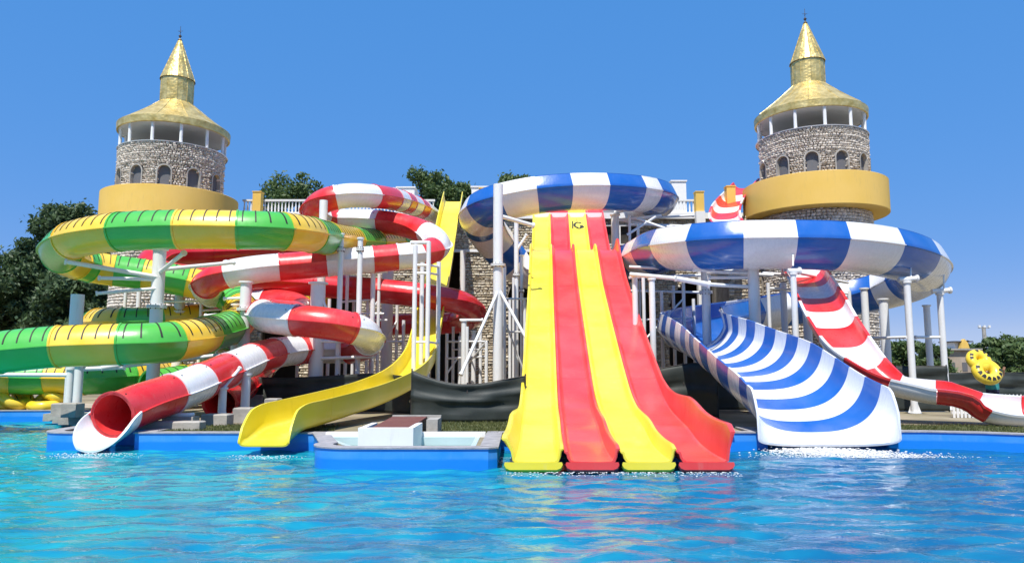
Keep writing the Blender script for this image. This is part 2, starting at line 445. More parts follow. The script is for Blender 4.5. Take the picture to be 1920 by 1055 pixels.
def water_material(name, tint, scale=1.0, strength=0.12, body=0.80):
    m = bpy.data.materials.new(name); m.use_nodes = True; MATS[name] = m
    n = m.node_tree.nodes; l = m.node_tree.links; n.clear()
    out = n.new('ShaderNodeOutputMaterial')
    tc = n.new('ShaderNodeTexCoord')
    mp = n.new('ShaderNodeMapping'); mp.inputs['Scale'].default_value = (2.2 * scale, 3.6 * scale, 1)
    l.new(tc.outputs['Object'], mp.inputs['Vector'])
    n1 = n.new('ShaderNodeTexNoise'); n1.inputs['Scale'].default_value = 1.4; n1.inputs['Detail'].default_value = 4; n1.inputs['Distortion'].default_value = 0.9
    l.new(mp.outputs[0], n1.inputs['Vector'])
    n2 = n.new('ShaderNodeTexNoise'); n2.inputs['Scale'].default_value = 4.5; n2.inputs['Detail'].default_value = 3; n2.inputs['Distortion'].default_value = 0.6
    l.new(mp.outputs[0], n2.inputs['Vector'])
    ad = n.new('ShaderNodeMath'); ad.operation = 'MULTIPLY_ADD'; ad.inputs[1].default_value = 0.35
    l.new(n2.outputs['Fac'], ad.inputs[0]); l.new(n1.outputs['Fac'], ad.inputs[2])
    bu = n.new('ShaderNodeBump'); bu.inputs['Strength'].default_value = strength; bu.inputs['Distance'].default_value = 0.10
    l.new(ad.outputs[0], bu.inputs['Height'])
    fr = n.new('ShaderNodeFresnel'); fr.inputs['IOR'].default_value = 1.45; l.new(bu.outputs[0], fr.inputs['Normal'])
    gl = n.new('ShaderNodeBsdfGlossy'); gl.inputs['Roughness'].default_value = 0.01; l.new(bu.outputs[0], gl.inputs['Normal'])
    tr = n.new('ShaderNodeBsdfTransparent'); tr.inputs['Color'].default_value = (*tint, 1)
    # body of the water: turbid, mottled, greener towards -x and bluer towards +x
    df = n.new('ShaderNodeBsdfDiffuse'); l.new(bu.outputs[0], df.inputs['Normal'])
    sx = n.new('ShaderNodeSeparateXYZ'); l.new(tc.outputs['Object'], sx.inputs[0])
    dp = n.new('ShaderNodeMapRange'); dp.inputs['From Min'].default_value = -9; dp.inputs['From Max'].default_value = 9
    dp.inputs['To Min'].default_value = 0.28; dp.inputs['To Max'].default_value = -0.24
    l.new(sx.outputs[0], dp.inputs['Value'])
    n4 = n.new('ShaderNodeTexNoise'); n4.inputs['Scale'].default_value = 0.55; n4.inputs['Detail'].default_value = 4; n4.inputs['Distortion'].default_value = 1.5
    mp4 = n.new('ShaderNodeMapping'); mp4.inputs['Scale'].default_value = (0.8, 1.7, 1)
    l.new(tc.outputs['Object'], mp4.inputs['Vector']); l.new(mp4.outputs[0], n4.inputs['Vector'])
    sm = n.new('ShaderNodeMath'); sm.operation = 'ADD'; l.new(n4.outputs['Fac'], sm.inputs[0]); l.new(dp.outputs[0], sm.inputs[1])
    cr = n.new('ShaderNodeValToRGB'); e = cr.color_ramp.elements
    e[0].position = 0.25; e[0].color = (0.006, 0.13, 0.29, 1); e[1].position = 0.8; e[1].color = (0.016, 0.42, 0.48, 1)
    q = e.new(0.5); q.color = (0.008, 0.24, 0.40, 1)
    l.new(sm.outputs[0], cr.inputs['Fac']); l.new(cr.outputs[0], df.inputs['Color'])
    mb_ = n.new('ShaderNodeMixShader'); mb_.inputs[0].default_value = body
    l.new(tr.outputs[0], mb_.inputs[1]); l.new(df.outputs[0], mb_.inputs[2])
    mx = n.new('ShaderNodeMixShader')
    l.new(fr.outputs[0], mx.inputs[0]); l.new(mb_.outputs[0], mx.inputs[1]); l.new(gl.outputs[0], mx.inputs[2])
    l.new(mx.outputs[0], out.inputs['Surface'])
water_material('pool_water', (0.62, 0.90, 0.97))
water_material('basin_water', (0.85, 0.95, 0.95), scale=1.5, strength=0.1, body=0.0)

def floor_material():
    m, n, l, b = nt('pool_floor')
    tc = n.new('ShaderNodeTexCoord')
    no = n.new('ShaderNodeTexNoise'); no.inputs['Scale'].default_value = 0.35; no.inputs['Detail'].default_value = 4; no.inputs['Distortion'].default_value = 1.0
    l.new(tc.outputs['Object'], no.inputs['Vector'])
    cr = n.new('ShaderNodeValToRGB')
    e = cr.color_ramp.elements
    e[0].position = 0.30; e[0].color = (0.006, 0.22, 0.46, 1)
    e[1].position = 0.70; e[1].color = (0.012, 0.44, 0.60, 1)
    l.new(no.outputs['Fac'], cr.inputs['Fac']); l.new(cr.outputs[0], b.inputs['Base Color'])
    b.inputs['Roughness'].default_value = 0.6
floor_material()

# ------------------------------------------------------------------ ground and pool
def arc_pts(cx, cy, r, a0, a1, n=8):
    return [(cx + r * math.cos(rad(a0 + (a1 - a0) * i / n)), cy + r * math.sin(rad(a0 + (a1 - a0) * i / n))) for i in range(n + 1)]
ISL_X, ISL_Y = -3.85, 14.25            # front corner of the basin that juts into the pool
pool = [(-34, 2.0), (-34, 26.2), (-19.5, 26.6), (-15.2, 27.0), (-13.2, 26.0), (-11.6, 22.5)]
pool += arc_pts(-10.4, 18.4, 0.8, 180, 270, 6)
pool += [(-10.05, 17.6), (-10.0, 18.7), (-8.85, 18.7), (-8.8, 17.6), (-6.0, 17.6), (-4.6, 17.5)]
pool += arc_pts(-3.1, 15.05, 0.8, 165, 270, 8)
pool += [(-1.5, 14.25), (-0.45, 14.27), (-0.28, 14.40), (-0.25, 17.6), (2.5, 17.66), (5.5, 17.7), (6.0, 17.72), (6.05, 19.0), (9.15, 19.0), (9.2, 17.98), (9.8, 17.95), (11.0, 17.6), (12.5, 16.7), (13.9, 15.2), (15.2, 12.8), (16.0, 10.0), (16.3, 6.0), (16.3, 2.0)]

def offset_poly(pts, d):
    n = len(pts); out = []
    for i in range(n):
        a = Vector(pts[i - 1]); b = Vector(pts[i]); c = Vector(pts[(i + 1) % n])
        n1 = (b - a).normalized(); n2 = (c - b).normalized()
        m1 = Vector((-n1.y, n1.x)); m2 = Vector((-n2.y, n2.x))
        m = (m1 + m2); m = m.normalized() if m.length > 1e-6 else m1
        k = d / max(0.5, m.dot(m1)); out.append((b.x + m.x * k, b.y + m.y * k))
    return out
pool_out = offset_poly(pool, 0.34)      # outline runs clockwise: left of travel is outside
ground_hole = offset_poly(pool, 0.17)
BIG = 1500
outer = [Vector((-BIG, -60, 0)), Vector((BIG, -60, 0)), Vector((BIG, BIG, 0)), Vector((-BIG, BIG, 0))]
hole = [Vector((x, y, 0)) for x, y in ground_hole]
inner_b = [(-4.25, 16.98), (-3.45, 15.3), (-3.1, 14.72), (-0.72, 14.72), (-0.72, 16.98)]
hole2 = [Vector((x, y, 0)) for x, y in inner_b]
tris = tessellate_polygon([outer, hole, hole2])
gv = [(v.x, v.y, GROUND) for v in outer + hole + hole2]
gf = []
for t in tris:
    a, b, c = (Vector(gv[i]) for i in t)
    gf.append(t if (b - a).cross(c - a).z > 0 else t[::-1])
g = build('ground', gv, gf, 'earth'); tag(g, kind='structure')

def ring_wall(name, inner, outer_, z0, z1, mat):
    n = len(inner); vs = []
    for (x, y), (u, w) in zip(inner, outer_):
        vs += [(x, y, z0), (x, y, z1), (u, w, z1), (u, w, z0)]
    fs = []
    for i in range(n):
        j = (i + 1) % n
        for k in range(4):
            fs.append((i*4 + k, i*4 + (k+1) % 4, j*4 + (k+1) % 4, j*4 + k))
    return build(name, vs, fs, mat, None, True, 30)
pw = ring_wall('pool_wall', pool, offset_poly(pool, 0.30), -1.25, 0.385, 'pool_blue'); tag(pw, kind='structure')
cp = ring_wall('pool_coping', offset_poly(pool, -0.025), pool_out, 0.387, 0.415, 'coping_grey'); tag(cp, kind='structure')
# pool floor
t2 = tessellate_polygon([[Vector((x, y, 0)) for x, y in offset_poly(pool, 0.1)]])
pf = build('pool_floor', [(x, y, -1.2) for x, y in offset_poly(pool, 0.1)], [t[::-1] for t in t2], 'pool_floor'); tag(pf, kind='structure')
# water: real ripples on a fine sheet
def noise2(nx, ny, size, beta, seed):
    r = np.random.default_rng(seed)
    f = np.fft.fftn(r.standard_normal((ny, nx)))
    kx = np.fft.fftfreq(nx)[None, :] * nx / size[0]; ky = np.fft.fftfreq(ny)[:, None] * ny / size[1]
    k = np.sqrt((kx) ** 2 + (ky * 0.5) ** 2)
    band = np.exp(-((np.log(k + 1e-6) - math.log(beta)) / 0.55) ** 2); band[0, 0] = 0
    z = np.real(np.fft.ifftn(f * band)); return z / z.std()
NXW, NYW = 620, 400
xs = np.linspace(-34.3, 16.6, NXW); ys = np.linspace(1.8, 27.2, NYW)
wz = 0.010 * noise2(NXW, NYW, (50.9, 25.4), 0.45, 1) + 0.0095 * noise2(NXW, NYW, (50.9, 25.4), 1.0, 2) + 0.0022 * noise2(NXW, NYW, (50.9, 25.4), 3.2, 3)
XX, YY = np.meshgrid(xs, ys)
wv = np.stack([XX, YY, wz], -1).reshape(-1, 3)
ii = (np.arange(NYW - 1)[:, None] * NXW + np.arange(NXW - 1)[None, :]).reshape(-1)
# keep only cells over the pool
def inside(poly, x, y):
    c = np.zeros(x.shape, bool); n = len(poly)
    for i in range(n):
        x1, y1 = poly[i]; x2, y2 = poly[i - 1]
        cond = ((y1 > y) != (y2 > y)) & (x < (x2 - x1) * (y - y1) / ((y2 - y1) if y2 != y1 else 1e-9) + x1)
        c ^= cond
    return c
cxm = (XX[:-1, :-1] + 0.04).reshape(-1); cym = (YY[:-1, :-1] + 0.03).reshape(-1)
keep = inside(offset_poly(pool, 0.12), cxm, cym)
ii = ii[keep]
fq = np.stack([ii, ii + 1, ii + NXW + 1, ii + NXW], -1)
def np_mesh(name, v, f, mat, smooth=True, tint=None):
    me = bpy.data.meshes.new(name)
    k = f.shape[1]
    me.vertices.add(len(v)); me.vertices.foreach_set('co', np.ascontiguousarray(v, np.float32).ravel())
    me.loops.add(f.size); me.loops.foreach_set('vertex_index', np.ascontiguousarray(f, np.int32).ravel())
    me.polygons.add(len(f)); me.polygons.foreach_set('loop_start', np.arange(0, f.size, k, dtype=np.int32))
    if tint is not None:
        a = me.attributes.new('tint', 'FLOAT', 'FACE'); a.data.foreach_set('value', np.ascontiguousarray(tint, np.float32))
    if mat: me.materials.append(MATS[mat])
    me.update(calc_edges=True); me.validate()
    if smooth: me.shade_smooth()
    return me
used = np.unique(fq); remap = np.full(len(wv), -1); remap[used] = np.arange(len(used))
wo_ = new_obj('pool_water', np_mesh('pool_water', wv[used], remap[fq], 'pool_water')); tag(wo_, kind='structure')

# paving strips beside the pool
dk = MB(); dk.box(-34, -15.6, 27.30, 33.0, GROUND - 0.02, GROUND + 0.006)
tag(dk.build('pool_deck', 'deck_paving'), kind='structure')
def lawn_sheet(name, pts):
    t = tessellate_polygon([[Vector((x, y, 0)) for x, y in pts]])
    vs = [(x, y, GROUND + 0.012) for x, y in pts]; fs = []
    for q in t:
        a, b, c = (Vector(vs[i]) for i in q); fs.append(q if (b - a).cross(c - a).z > 0 else q[::-1])
    return tag(build(name, vs, fs, 'turf'), kind='structure')
lawn_a = [(-8.6, 18.1), (-5.6, 18.0), (-4.4, 18.6), (-4.6, 20.2), (-6.8, 20.8), (-8.4, 20.0)]
lawn_b = [(-2.0, 17.6), (0.5, 17.4), (5.2, 17.6), (5.2, 21.8), (-2.2, 21.6), (-4.0, 20.0)]
lawn_c = [(8.6, 18.45), (11.2, 18.2), (13.2, 17.3), (14.4, 18.4), (12.2, 20.4), (9.0, 20.2)]
lawn_sheet('lawn', lawn_a); lawn_sheet('lawn', lawn_b); lawn_sheet('lawn', lawn_c)
def grass_tufts(polys, dens):
    V, Fa, T = [], [], []
    for poly in polys:
        xs_ = [p[0] for p in poly]; ys_ = [p[1] for p in poly]
        area = (max(xs_) - min(xs_)) * (max(ys_) - min(ys_)); n = int(area * dens)
        x = rng.uniform(min(xs_), max(xs_), n); y = rng.uniform(min(ys_), max(ys_), n)
        k = inside(poly, x, y); x, y = x[k], y[k]
        for a, b in zip(x, y):
            h = random.uniform(0.03, 0.09); t = random.uniform(0, 6.28); w = 0.012
            dx, dy = math.cos(t) * w, math.sin(t) * w; o = len(V)
            V += [(a - dx, b - dy, GROUND + 0.01), (a + dx, b + dy, GROUND + 0.01), (a + random.uniform(-.03, .03), b + random.uniform(-.03, .03), GROUND + h)]
            Fa.append((o, o + 1, o + 2)); T.append(random.random())
    o = new_obj('grass', np_mesh('grass', np.array(V), np.array(Fa), 'grass_blade', False, np.array(T)))
    tag(o, 'short dry grass growing behind the pool edge', 'grass', kind='stuff')
grass_tufts([lawn_a, lawn_b, lawn_c], 420)

# basin that juts into the pool, with its white walls
bz = thing('splash_basin', 'low white walled splash basin beside the four lane slide', 'basin')
def fan(name, poly, z, mat, parent):
    t_ = tessellate_polygon([[Vector((x, y, 0)) for x, y in poly]]); vs = [(x, y, z) for x, y in poly]; fs = []
    for q in t_:
        a, b, c = (Vector(vs[i]) for i in q); fs.append(q if (b - a).cross(c - a).z > 0 else q[::-1])
    return build(name, vs, fs, mat, parent)
fan('basin_floor', offset_poly(inner_b, 0.05), 0.06, 'pale_basin', bz)
fan('basin_water', offset_poly(inner_b, 0.03), 0.20, 'basin_water', bz)
ib2 = offset_poly(inner_b, 0.10); m = MB(); nb_ = len(inner_b)
for i in range(nb_):
    a, b, c, d = inner_b[i], inner_b[(i + 1) % nb_], ib2[(i + 1) % nb_], ib2[i]
    zt_ = 0.37
    m.add([(*a, 0.05), (*b, 0.05), (*b, zt_), (*a, zt_), (*d, 0.05), (*c, 0.05), (*c, zt_), (*d, zt_)], [(0,1,2,3), (7,6,5,4), (3,2,6,7)])
m.build('side_wall', 'pale_basin', bz)
MB().box(-4.2, -0.6, 16.99, 17.16, 0.05, 0.47).build('back_wall', 'white_plaster', bz)
blk = MB(); blk.box(-3.15, -2.02, 15.42, 15.54, 0.05, 0.69).box(-3.15, -3.03, 15.54, 16.97, 0.05, 0.685).box(-2.14, -2.02, 15.54, 16.97, 0.05, 0.685)
blk.build('pump_box', 'white_plaster', bz)
hb = thing('pump_hatch', 'dark brown hatch lid behind the white basin wall', 'hatch')
hv = [(-2.98, 15.6, .64), (-2.18, 15.6, .64), (-2.05, 18.2, .74), (-2.9, 18.2, .74)]
build('hatch_lid', hv + [(x, y, z - 0.05) for x, y, z in hv], [(0,1,2,3),(7,6,5,4),(0,4,5,1),(1,5,6,2),(2,6,7,3),(3,7,4,0)], 'brown_board', hb)
MB().box(-2.9, -1.72, 18.22, 18.36, GROUND, 0.77).box(-1.98, -1.72, 17.4, 18.215, GROUND, 0.72).build('hatch_frame', 'concrete', hb)

# ------------------------------------------------------------------ stone facing
def stone_field(a0, a1, z0, z1, fmap, is_open, size=(0.26, 0.16), depth=0.10, seed=3, mat='tower_stone', name='stone_facing', parent=None):
    r = random.Random(seed); V, Fq, T = [], [], []
    z = z0
    while z < z1 - 0.02:
        h = min(size[1] * r.uniform(0.7, 1.35), z1 - z)
        if z1 - (z + h) < 0.05: h = z1 - z
        a = a0 + r.uniform(-size[0], 0)
        while a < a1:
            w = size[0] * r.uniform(0.55, 1.5); b = min(a + w, a1); aa = max(a, a0); a = a + w
            if b - aa < 0.05: continue
            cx, cz = (aa + b) / 2, z + h / 2
            if is_open(cx, cz): continue
            g = 0.006; d = depth - r.uniform(-0.01, 0.045)
            jz = lambda: r.uniform(-0.16, 0.16) * size[1]; sk = r.uniform(-.12, .12) * size[0]
            base = [(aa + g - sk * r.random(), z + g + jz()), (b - g - sk, z + g + jz()), (b - g + sk * r.random(), z + h - g + jz()), (aa + g + sk, z + h - g + jz())]
            iw = 0.025
            top = [(x + (iw if i in (0, 3) else -iw) + r.uniform(-.012, .012), y + (iw if i < 2 else -iw) + r.uniform(-.012, .012)) for i, (x, y) in enumerate(base)]
            o = len(V)
            V += [fmap(x, y, 0) for x, y in base] + [fmap(x, y, d + r.uniform(-.018, .018)) for x, y in top]
            Fq += [(o+4, o+5, o+6, o+7), (o, o+1, o+5, o+4), (o+1, o+2, o+6, o+5), (o+2, o+3, o+7, o+6), (o+3, o, o+4, o+7)]
            t = r.random(); T += [t] * 5
        z += h
    o = new_obj(name, np_mesh(name, np.array(V), np.array(Fq), mat, False, np.array(T)), parent)
    o['kind'] = 'stuff'
    return o

# ------------------------------------------------------------------ towers
def tower(label, cx, cy, R, zs, win0, seed):
    """zs: levels"""
    t = thing('round_tower', label, 'tower', 'golden roofed towers', (cx, cy, GROUND))
    G0 = GROUND
    def L(z): return z - G0
    core = R - 0.22
    MB().lathe([(core, 0), (core, L(zs['stone_top']) - 0.02)], 48).build('tower_core', 'mortar', t, True)
    # low drum in the shade of the gallery
    fmap = lambda a, z, d: (( core + d) * math.cos(a / R), (core + d) * math.sin(a / R), z)
    C = math.pi * R
    stone_field(-C * 1.02, 0.04 * C, 0.02, L(zs['band_bot']), fmap, lambda a, z: False, (0.20, 0.14), seed=seed, parent=t, depth=0.20)
    ww, wh, zb = 0.32, zs['win_h'], L(zs['win_bot'])
    wins = [rad(win0 + 30 * k) for k in range(12)]
    def opn(a, z):
        th = a / R
        for w in wins:
            dd = abs((th - w + math.pi) % (2 * math.pi) - math.pi) * R
            if dd < ww + 0.03 and zb < z < zb + wh:
                if z < zb + wh - ww: return True
                if math.hypot(dd, z - (zb + wh - ww)) < ww + 0.03: return True
        return False
    stone_field(-C * 1.02, 0.04 * C, L(zs['band_top']) - 0.3, L(zs['stone_top']), fmap, opn, (0.15, 0.105), seed=seed + 1, parent=t, depth=0.20)
    for w in wins:
        if math.sin(w) > 0.25: continue
        n = 8; vs, fs = [], []
        loop = [(-ww, zb), (ww, zb)] + [(ww * math.cos(rad(q)), zb + wh - ww + ww * math.sin(rad(q))) for q in range(0, 181, 20)]
        for rr in (core + 0.025, core - 0.05):
            vs += [(rr * math.cos(w + x / R), rr * math.sin(w + x / R), z) for x, z in loop]
        m = len(loop); fs = [tuple(range(m)), tuple(range(2*m - 1, m - 1, -1))] + [(i, m + i, m + (i+1) % m, (i+1) % m) for i in range(m)]
        wo2 = build('arched_window', vs, fs, 'grey_shutter', t)
        out_ = [(-ww - .07, zb), (-ww - .07, zb + wh - ww)] + [((ww + .07) * math.cos(rad(q)), zb + wh - ww + (ww + .07) * math.sin(rad(q))) for q in range(160, 19, -20)] + [(ww + .07, zb + wh - ww), (ww + .07, zb)]
        in_ = [(-ww, zb), (-ww, zb + wh - ww)] + [(ww * math.cos(rad(q)), zb + wh - ww + ww * math.sin(rad(q))) for q in range(160, 19, -20)] + [(ww, zb + wh - ww), (ww, zb)]
        vs, fs, mm = [], [], len(in_)
        for rr, lp_ in ((core + 0.215, out_), (core + 0.215, in_), (core - 0.02, in_), (core - 0.02, out_)):
            vs += [(rr * math.cos(w + x / R), rr * math.sin(w + x / R), z) for x, z in lp_]
        for r_ in range(3):
            fs += [(r_ * mm + i, r_ * mm + i + 1, (r_ + 1) * mm + i + 1, (r_ + 1) * mm + i) for i in range(mm - 1)]
        build('stone_surround', vs, fs, 'concrete', wo2)
    # yellow gallery ring
    Rb = zs['band_R']; b0, b1 = L(zs['band_bot']), L(zs['band_top'])
    MB().lathe([(core, b0 + 0.001), (Rb - 0.03, b0), (Rb, b0 + 0.03), (Rb, b1 - 0.02), (Rb - 0.03, b1), (Rb - 0.25, b1), (Rb - 0.25, b1 - 0.5), (core, b1 - 0.5)], 72).build('gallery_ring', 'yellow_plaster', t, True, 30)
    # open belvedere: posts, soffit, roof
    st, ev = L(zs['stone_top']), L(zs['eave_bot'])
    MB().lathe([(R + 0.0, st - 0.02), (R + 0.02, st + 0.03), (R - 0.22, st + 0.05), (R - 0.24, st - 0.02)], 48, caps=False).build('parapet_cap', 'white_plaster', t, True)
    for k in range(12):
        a = rad(win0 + 15 + 30 * k); x, y = (R - 0.14) * math.cos(a), (R - 0.14) * math.sin(a)
        MB().bar((x, y, st - 0.01), (x, y, ev + 0.15), 0.085, 10).build('post', 'white_plaster', t, True)
    Re = zs['eave_R']; eh = 0.42
    MB().lathe([(Re - 0.10, ev + 0.02), (R - 0.4, ev + 0.10), (0.001, ev + 0.14), (0.001, ev + 0.16), (Re - 0.10, ev + 0.06)], 48, caps=False).build('soffit', 'soffit_grey', t, True)
    rf = MB().lathe([(Re - 0.08, ev), (Re, ev + 0.02), (Re + 0.02, ev + eh * 0.9), (Re - 0.03, ev + eh)], 48, caps=False).build('roof', 'gold_sheet', t, True, 50)
    nk_r, nk0, nk1, tip = zs['neck_R'], L(zs['neck_bot']), L(zs['neck_top']), L(zs['tip'])
    NP = 12
    def panel(name, r0, z0, r1, z1, k, nn, steps, bow=0.0):
        a0, a1 = 2*math.pi*k/nn + 0.12, 2*math.pi*(k+1)/nn + 0.12
        vs, fs = [], []
        for i in range(steps + 1):
            u = i / steps; r_ = r0 + (r1 - r0) * u; z_ = z0 + (z1 - z0) * u - bow * math.sin(math.pi * u)
            for a in (a0, (a0 + a1) / 2, a1):
                bulge = 1.0
                vs.append((r_ * math.cos(a) * bulge, r_ * math.sin(a) * bulge, z_))
        for i in range(steps):
            for j in (0, 1): fs.append((i*3 + j, i*3 + j + 1, (i+1)*3 + j + 1, (i+1)*3 + j))
        p = build(name, vs, fs, 'gold_sheet', rf)
        if True:
            mb = MB()
            for i in range(steps):
                mb.bar(vs[i*3], vs[(i+1)*3], 0.022, 5)
            mb.build('seam', 'gold_sheet', rf)
        return p
    for k in range(NP):
        panel('roof_panel', Re - 0.03, ev + eh, nk_r * 1.02, nk0 + 0.12, k, NP, 5, 0.05)
    for k in range(10):
        panel('neck_panel', nk_r, nk0, nk_r, nk1, k, 10, 1)
        panel('spire_panel', nk_r + 0.06, nk1 - 0.02, 0.06, tip, k, 10, 1)
    fin = MB().lathe([(0.10, tip - 0.15), (0.12, tip - 0.05), (0.05, tip + 0.02), (0.03, tip + 0.10), (0.09, tip + 0.18), (0.03, tip + 0.26), (0.015, tip + 0.30), (0.012, tip + 0.75), (0.0, tip + 0.8)], 10)
    fin.bar((-0.14, 0, tip + 0.48), (0.14, 0, tip + 0.48), 0.012, 5).bar((0, -0.1, tip + 0.42), (0, 0.1, tip + 0.42), 0.012, 5)
    fin.build('finial', 'dark_steel', t, True)
    return t

TY = 40.0
lt = PX(304, TY)
Lz = dict(band_bot=PZ(404, TY - 3.3), band_top=PZ(345, TY - 3.3), band_R=3.47, stone_top=PZ(264, TY - 2.7), win_bot=PZ(346, TY - 2.7), win_h=1.05,
          eave_bot=PZ(226, TY - 2.9), eave_R=2.88, neck_bot=PZ(189, TY - 0.9), neck_top=PZ(140, TY - 0.9), neck_R=0.87, tip=PZ(74, TY))
tower('golden roofed stone tower on the left above the green and yellow tube', lt, TY, 2.80, Lz, -90 + 25.6 - 9, 11)
TY2 = 39.0
rt = PX(1541, TY2)
Rz = dict(band_bot=PZ(383, TY2 - 3.4), band_top=PZ(320, TY2 - 3.4), band_R=3.64, stone_top=PZ(236, TY2 - 2.7), win_bot=PZ(321, TY2 - 2.7), win_h=1.05,
          eave_bot=PZ(197, TY2 - 2.9), eave_R=2.88, neck_bot=PZ(155, TY2 - 0.9), neck_top=PZ(106, TY2 - 0.9), neck_R=0.87, tip=PZ(42, TY2))
tower('golden roofed stone tower on the right above the blue striped flume', rt, TY2, 2.85, Rz, -90 - 22.5, 23)

# ------------------------------------------------------------------ stone hall between the towers
FY = 43.0
DECK = PZ(401, FY)
hall = thing('stone_hall', 'long stone hall with arched openings between the two towers', 'building', None, (0, FY, GROUND))
X0, X1 = PX(440, FY) - 0.6, rt - 2.3
ops = [(-14.6, -12.2, 0, 6.4, True), (-11.2, -8.9, 0, 6.4, True), (-4.7, -3.0, 0, 8.4, False), (-0.25, 2.7, 0, 7.2, True), (5.2, 8.3, 0, 6.6, True), (9.1, 12.4, 0, 6.6, True), (13.0, 14.0, 0.9, 3.4, True),
       (4.75, 5.95, 8.7, 9.9, False), (6.3, 7.5, 8.7, 9.9, False), (13.1, 14.3, 5.0, 6.0, True)]
def hall_open(x, z):
    z = z - 0
    for a, b, c, d, arched in ops:
        if a - 0.02 < x < b + 0.02 and c < z < d:
            r = (b - a) / 2
            if not arched or z < d - r: return True
            if math.hypot(x - (a + b) / 2, z - (d - r)) < r: return True
    return False
HZ = DECK - GROUND
def hall_wall():
    # core made of strips so that the openings are real
    cuts = sorted(set([X0, X1] + [v for o in ops for v in o[:2] if X0 < v < X1]))
    mb = MB()
    for a, b in zip(cuts[:-1], cuts[1:]):
        m = (a + b) / 2
        spans = sorted([(o[2], o[3] - (((o[1] - o[0]) / 2) if o[4] else 0), o) for o in ops if o[0] <= m <= o[1]], key=lambda q: q[0])
        z = 0.0
        for c, d, o in spans:
            if c > z + 1e-3: mb.box(a, b, 0.0, 0.45, z, c)
            if o[4]:
                r = (o[1] - o[0]) / 2; cxx = (o[0] + o[1]) / 2; n = 10
                for k in range(n):
                    xa, xb = a + (b - a) * k / n, a + (b - a) * (k + 1) / n
                    ha = math.sqrt(max(0, r*r - (xa - cxx)**2)); hb_ = math.sqrt(max(0, r*r - (xb - cxx)**2))
                    za, zb = d + ha, d + hb_; zt = o[3] + 0.02
                    mb.add([(xa, 0, za), (xb, 0, zb), (xb, 0, zt), (xa, 0, zt), (xa, .45, za), (xb, .45, zb), (xb, .45, zt), (xa, .45, zt)],
                           [(0,1,2,3), (4,7,6,5), (0,4,5,1), (3,2,6,7)])
                z = o[3] + 0.02
            else: z = d
        mb.box(a, b, 0.0, 0.45, z, HZ)
    return mb
hall_wall().build('wall', 'mortar', hall)
stone_field(X0, X1, 0.02, HZ - 0.36, lambda a, z, d: (a, -d, z), hall_open, (0.24, 0.15), seed=41, mat='wall_stone', parent=hall)
MB().box(X0 - 0.1, X1 + 0.1, -0.32, 0.5, HZ - 0.34, HZ).box(X0, X1, -0.20, -0.005, HZ - 2.3, HZ - 2.14).build('cornice', 'white_plaster', hall)
MB().box(X0, X1, 0.46, 9.0, HZ - 0.3, HZ - 0.02).build('roof_deck', 'concrete', hall)
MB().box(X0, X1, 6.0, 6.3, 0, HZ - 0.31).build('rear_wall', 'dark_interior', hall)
MB().box(X0, X0 + .3, 0.46, 5.99, 0, HZ - 0.31).build('end_wall', 'mortar', hall)
MB().box(X1 - .3, X1, 0.46, 5.99, 0, HZ - 0.31).build('end_wall', 'mortar', hall)
for a, b, c, d, arched in ops:
    if not arched and c > 1:
        m = MB(); w = 0.07
        m.box(a, a + w, -0.13, 0.1, c, d).box(b - w, b, -0.13, 0.1, c, d).box(a + w, b - w, -0.13, 0.1, d - w, d).box(a + w, b - w, -0.13, 0.1, c, c + w)
        m.box((a+b)/2 - .03, (a+b)/2 + .03, -0.10, 0.05, c + w, d - w)
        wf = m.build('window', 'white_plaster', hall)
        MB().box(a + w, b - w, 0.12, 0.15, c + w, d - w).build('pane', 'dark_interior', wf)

# balustrade along the roof edge: one thing per run
bal_mesh = MB().lathe([(0.05, 0), (0.05, 0.06), (0.035, 0.09), (0.06, 0.22), (0.045, 0.34), (0.032, 0.50), (0.05, 0.60), (0.05, 0.66)], 8)
_bm = bal_mesh.build('baluster', 'white_plaster', None, True); bal_data = _bm.data; bpy.data.objects.remove(_bm)
def balustrade(label, xa, xb, y, z, posts=()):
    t = thing('balustrade', label, 'balustrade', 'white balustrades on the hall roof', ((xa + xb) / 2, y, z)); c = (xa + xb) / 2
    MB().box(xa - c, xb - c, -0.09, 0.09, 0, 0.07).build('bottom_rail', 'white_plaster', t)
    MB().box(xa - c, xb - c, -0.10, 0.10, 0.73, 0.83).build('top_rail', 'white_plaster', t)
    n = int((xb - xa) / 0.20)
    for i in range(n):
        b = new_obj('baluster', bal_data, t); b.location = (xa - c + (i + 0.5) * (xb - xa) / n, 0, 0.07)
    return t
def gate_post(label, px, y, z, h=1.15):
    x = PX(px, y); t = thing('parapet_post', label, 'post', 'yellow parapet posts', (x, y, z))
    MB().box(-0.24, 0.24, -0.24, 0.24, 0, h).build('shaft', 'yellow_plaster', t)
    MB().box(-0.27, 0.27, -0.27, 0.27, h, h + 0.06).build('cap', 'yellow_plaster', t)
BY = FY - 0.1
balustrade('white roof balustrade running from the golden tower to behind the red tube', PX(442, BY), PX(640, BY), BY, DECK)
balustrade('white roof balustrade seen under the topmost red and white tube', PX(645, BY), PX(812, BY), BY, DECK - 0.0)
balustrade('white roof balustrade at the right end of the top blue striped flume', PX(1230, BY), PX(1312, BY), BY, DECK)
gate_post('yellow parapet post on the balustrade near the golden tower', 471, BY - 0.35, DECK)
gate_post('yellow parapet post beside the top of the yellow slide', 905, BY - 0.35, DECK, 1.35)
gate_post('yellow parapet post above a white pillar near the blue striped flume', 1320, BY - 0.35, DECK, 1.15)
gate_post('yellow parapet post at the start of the red and white open slide', 1380, 40.2, PZ(400, 40.2), 1.45)
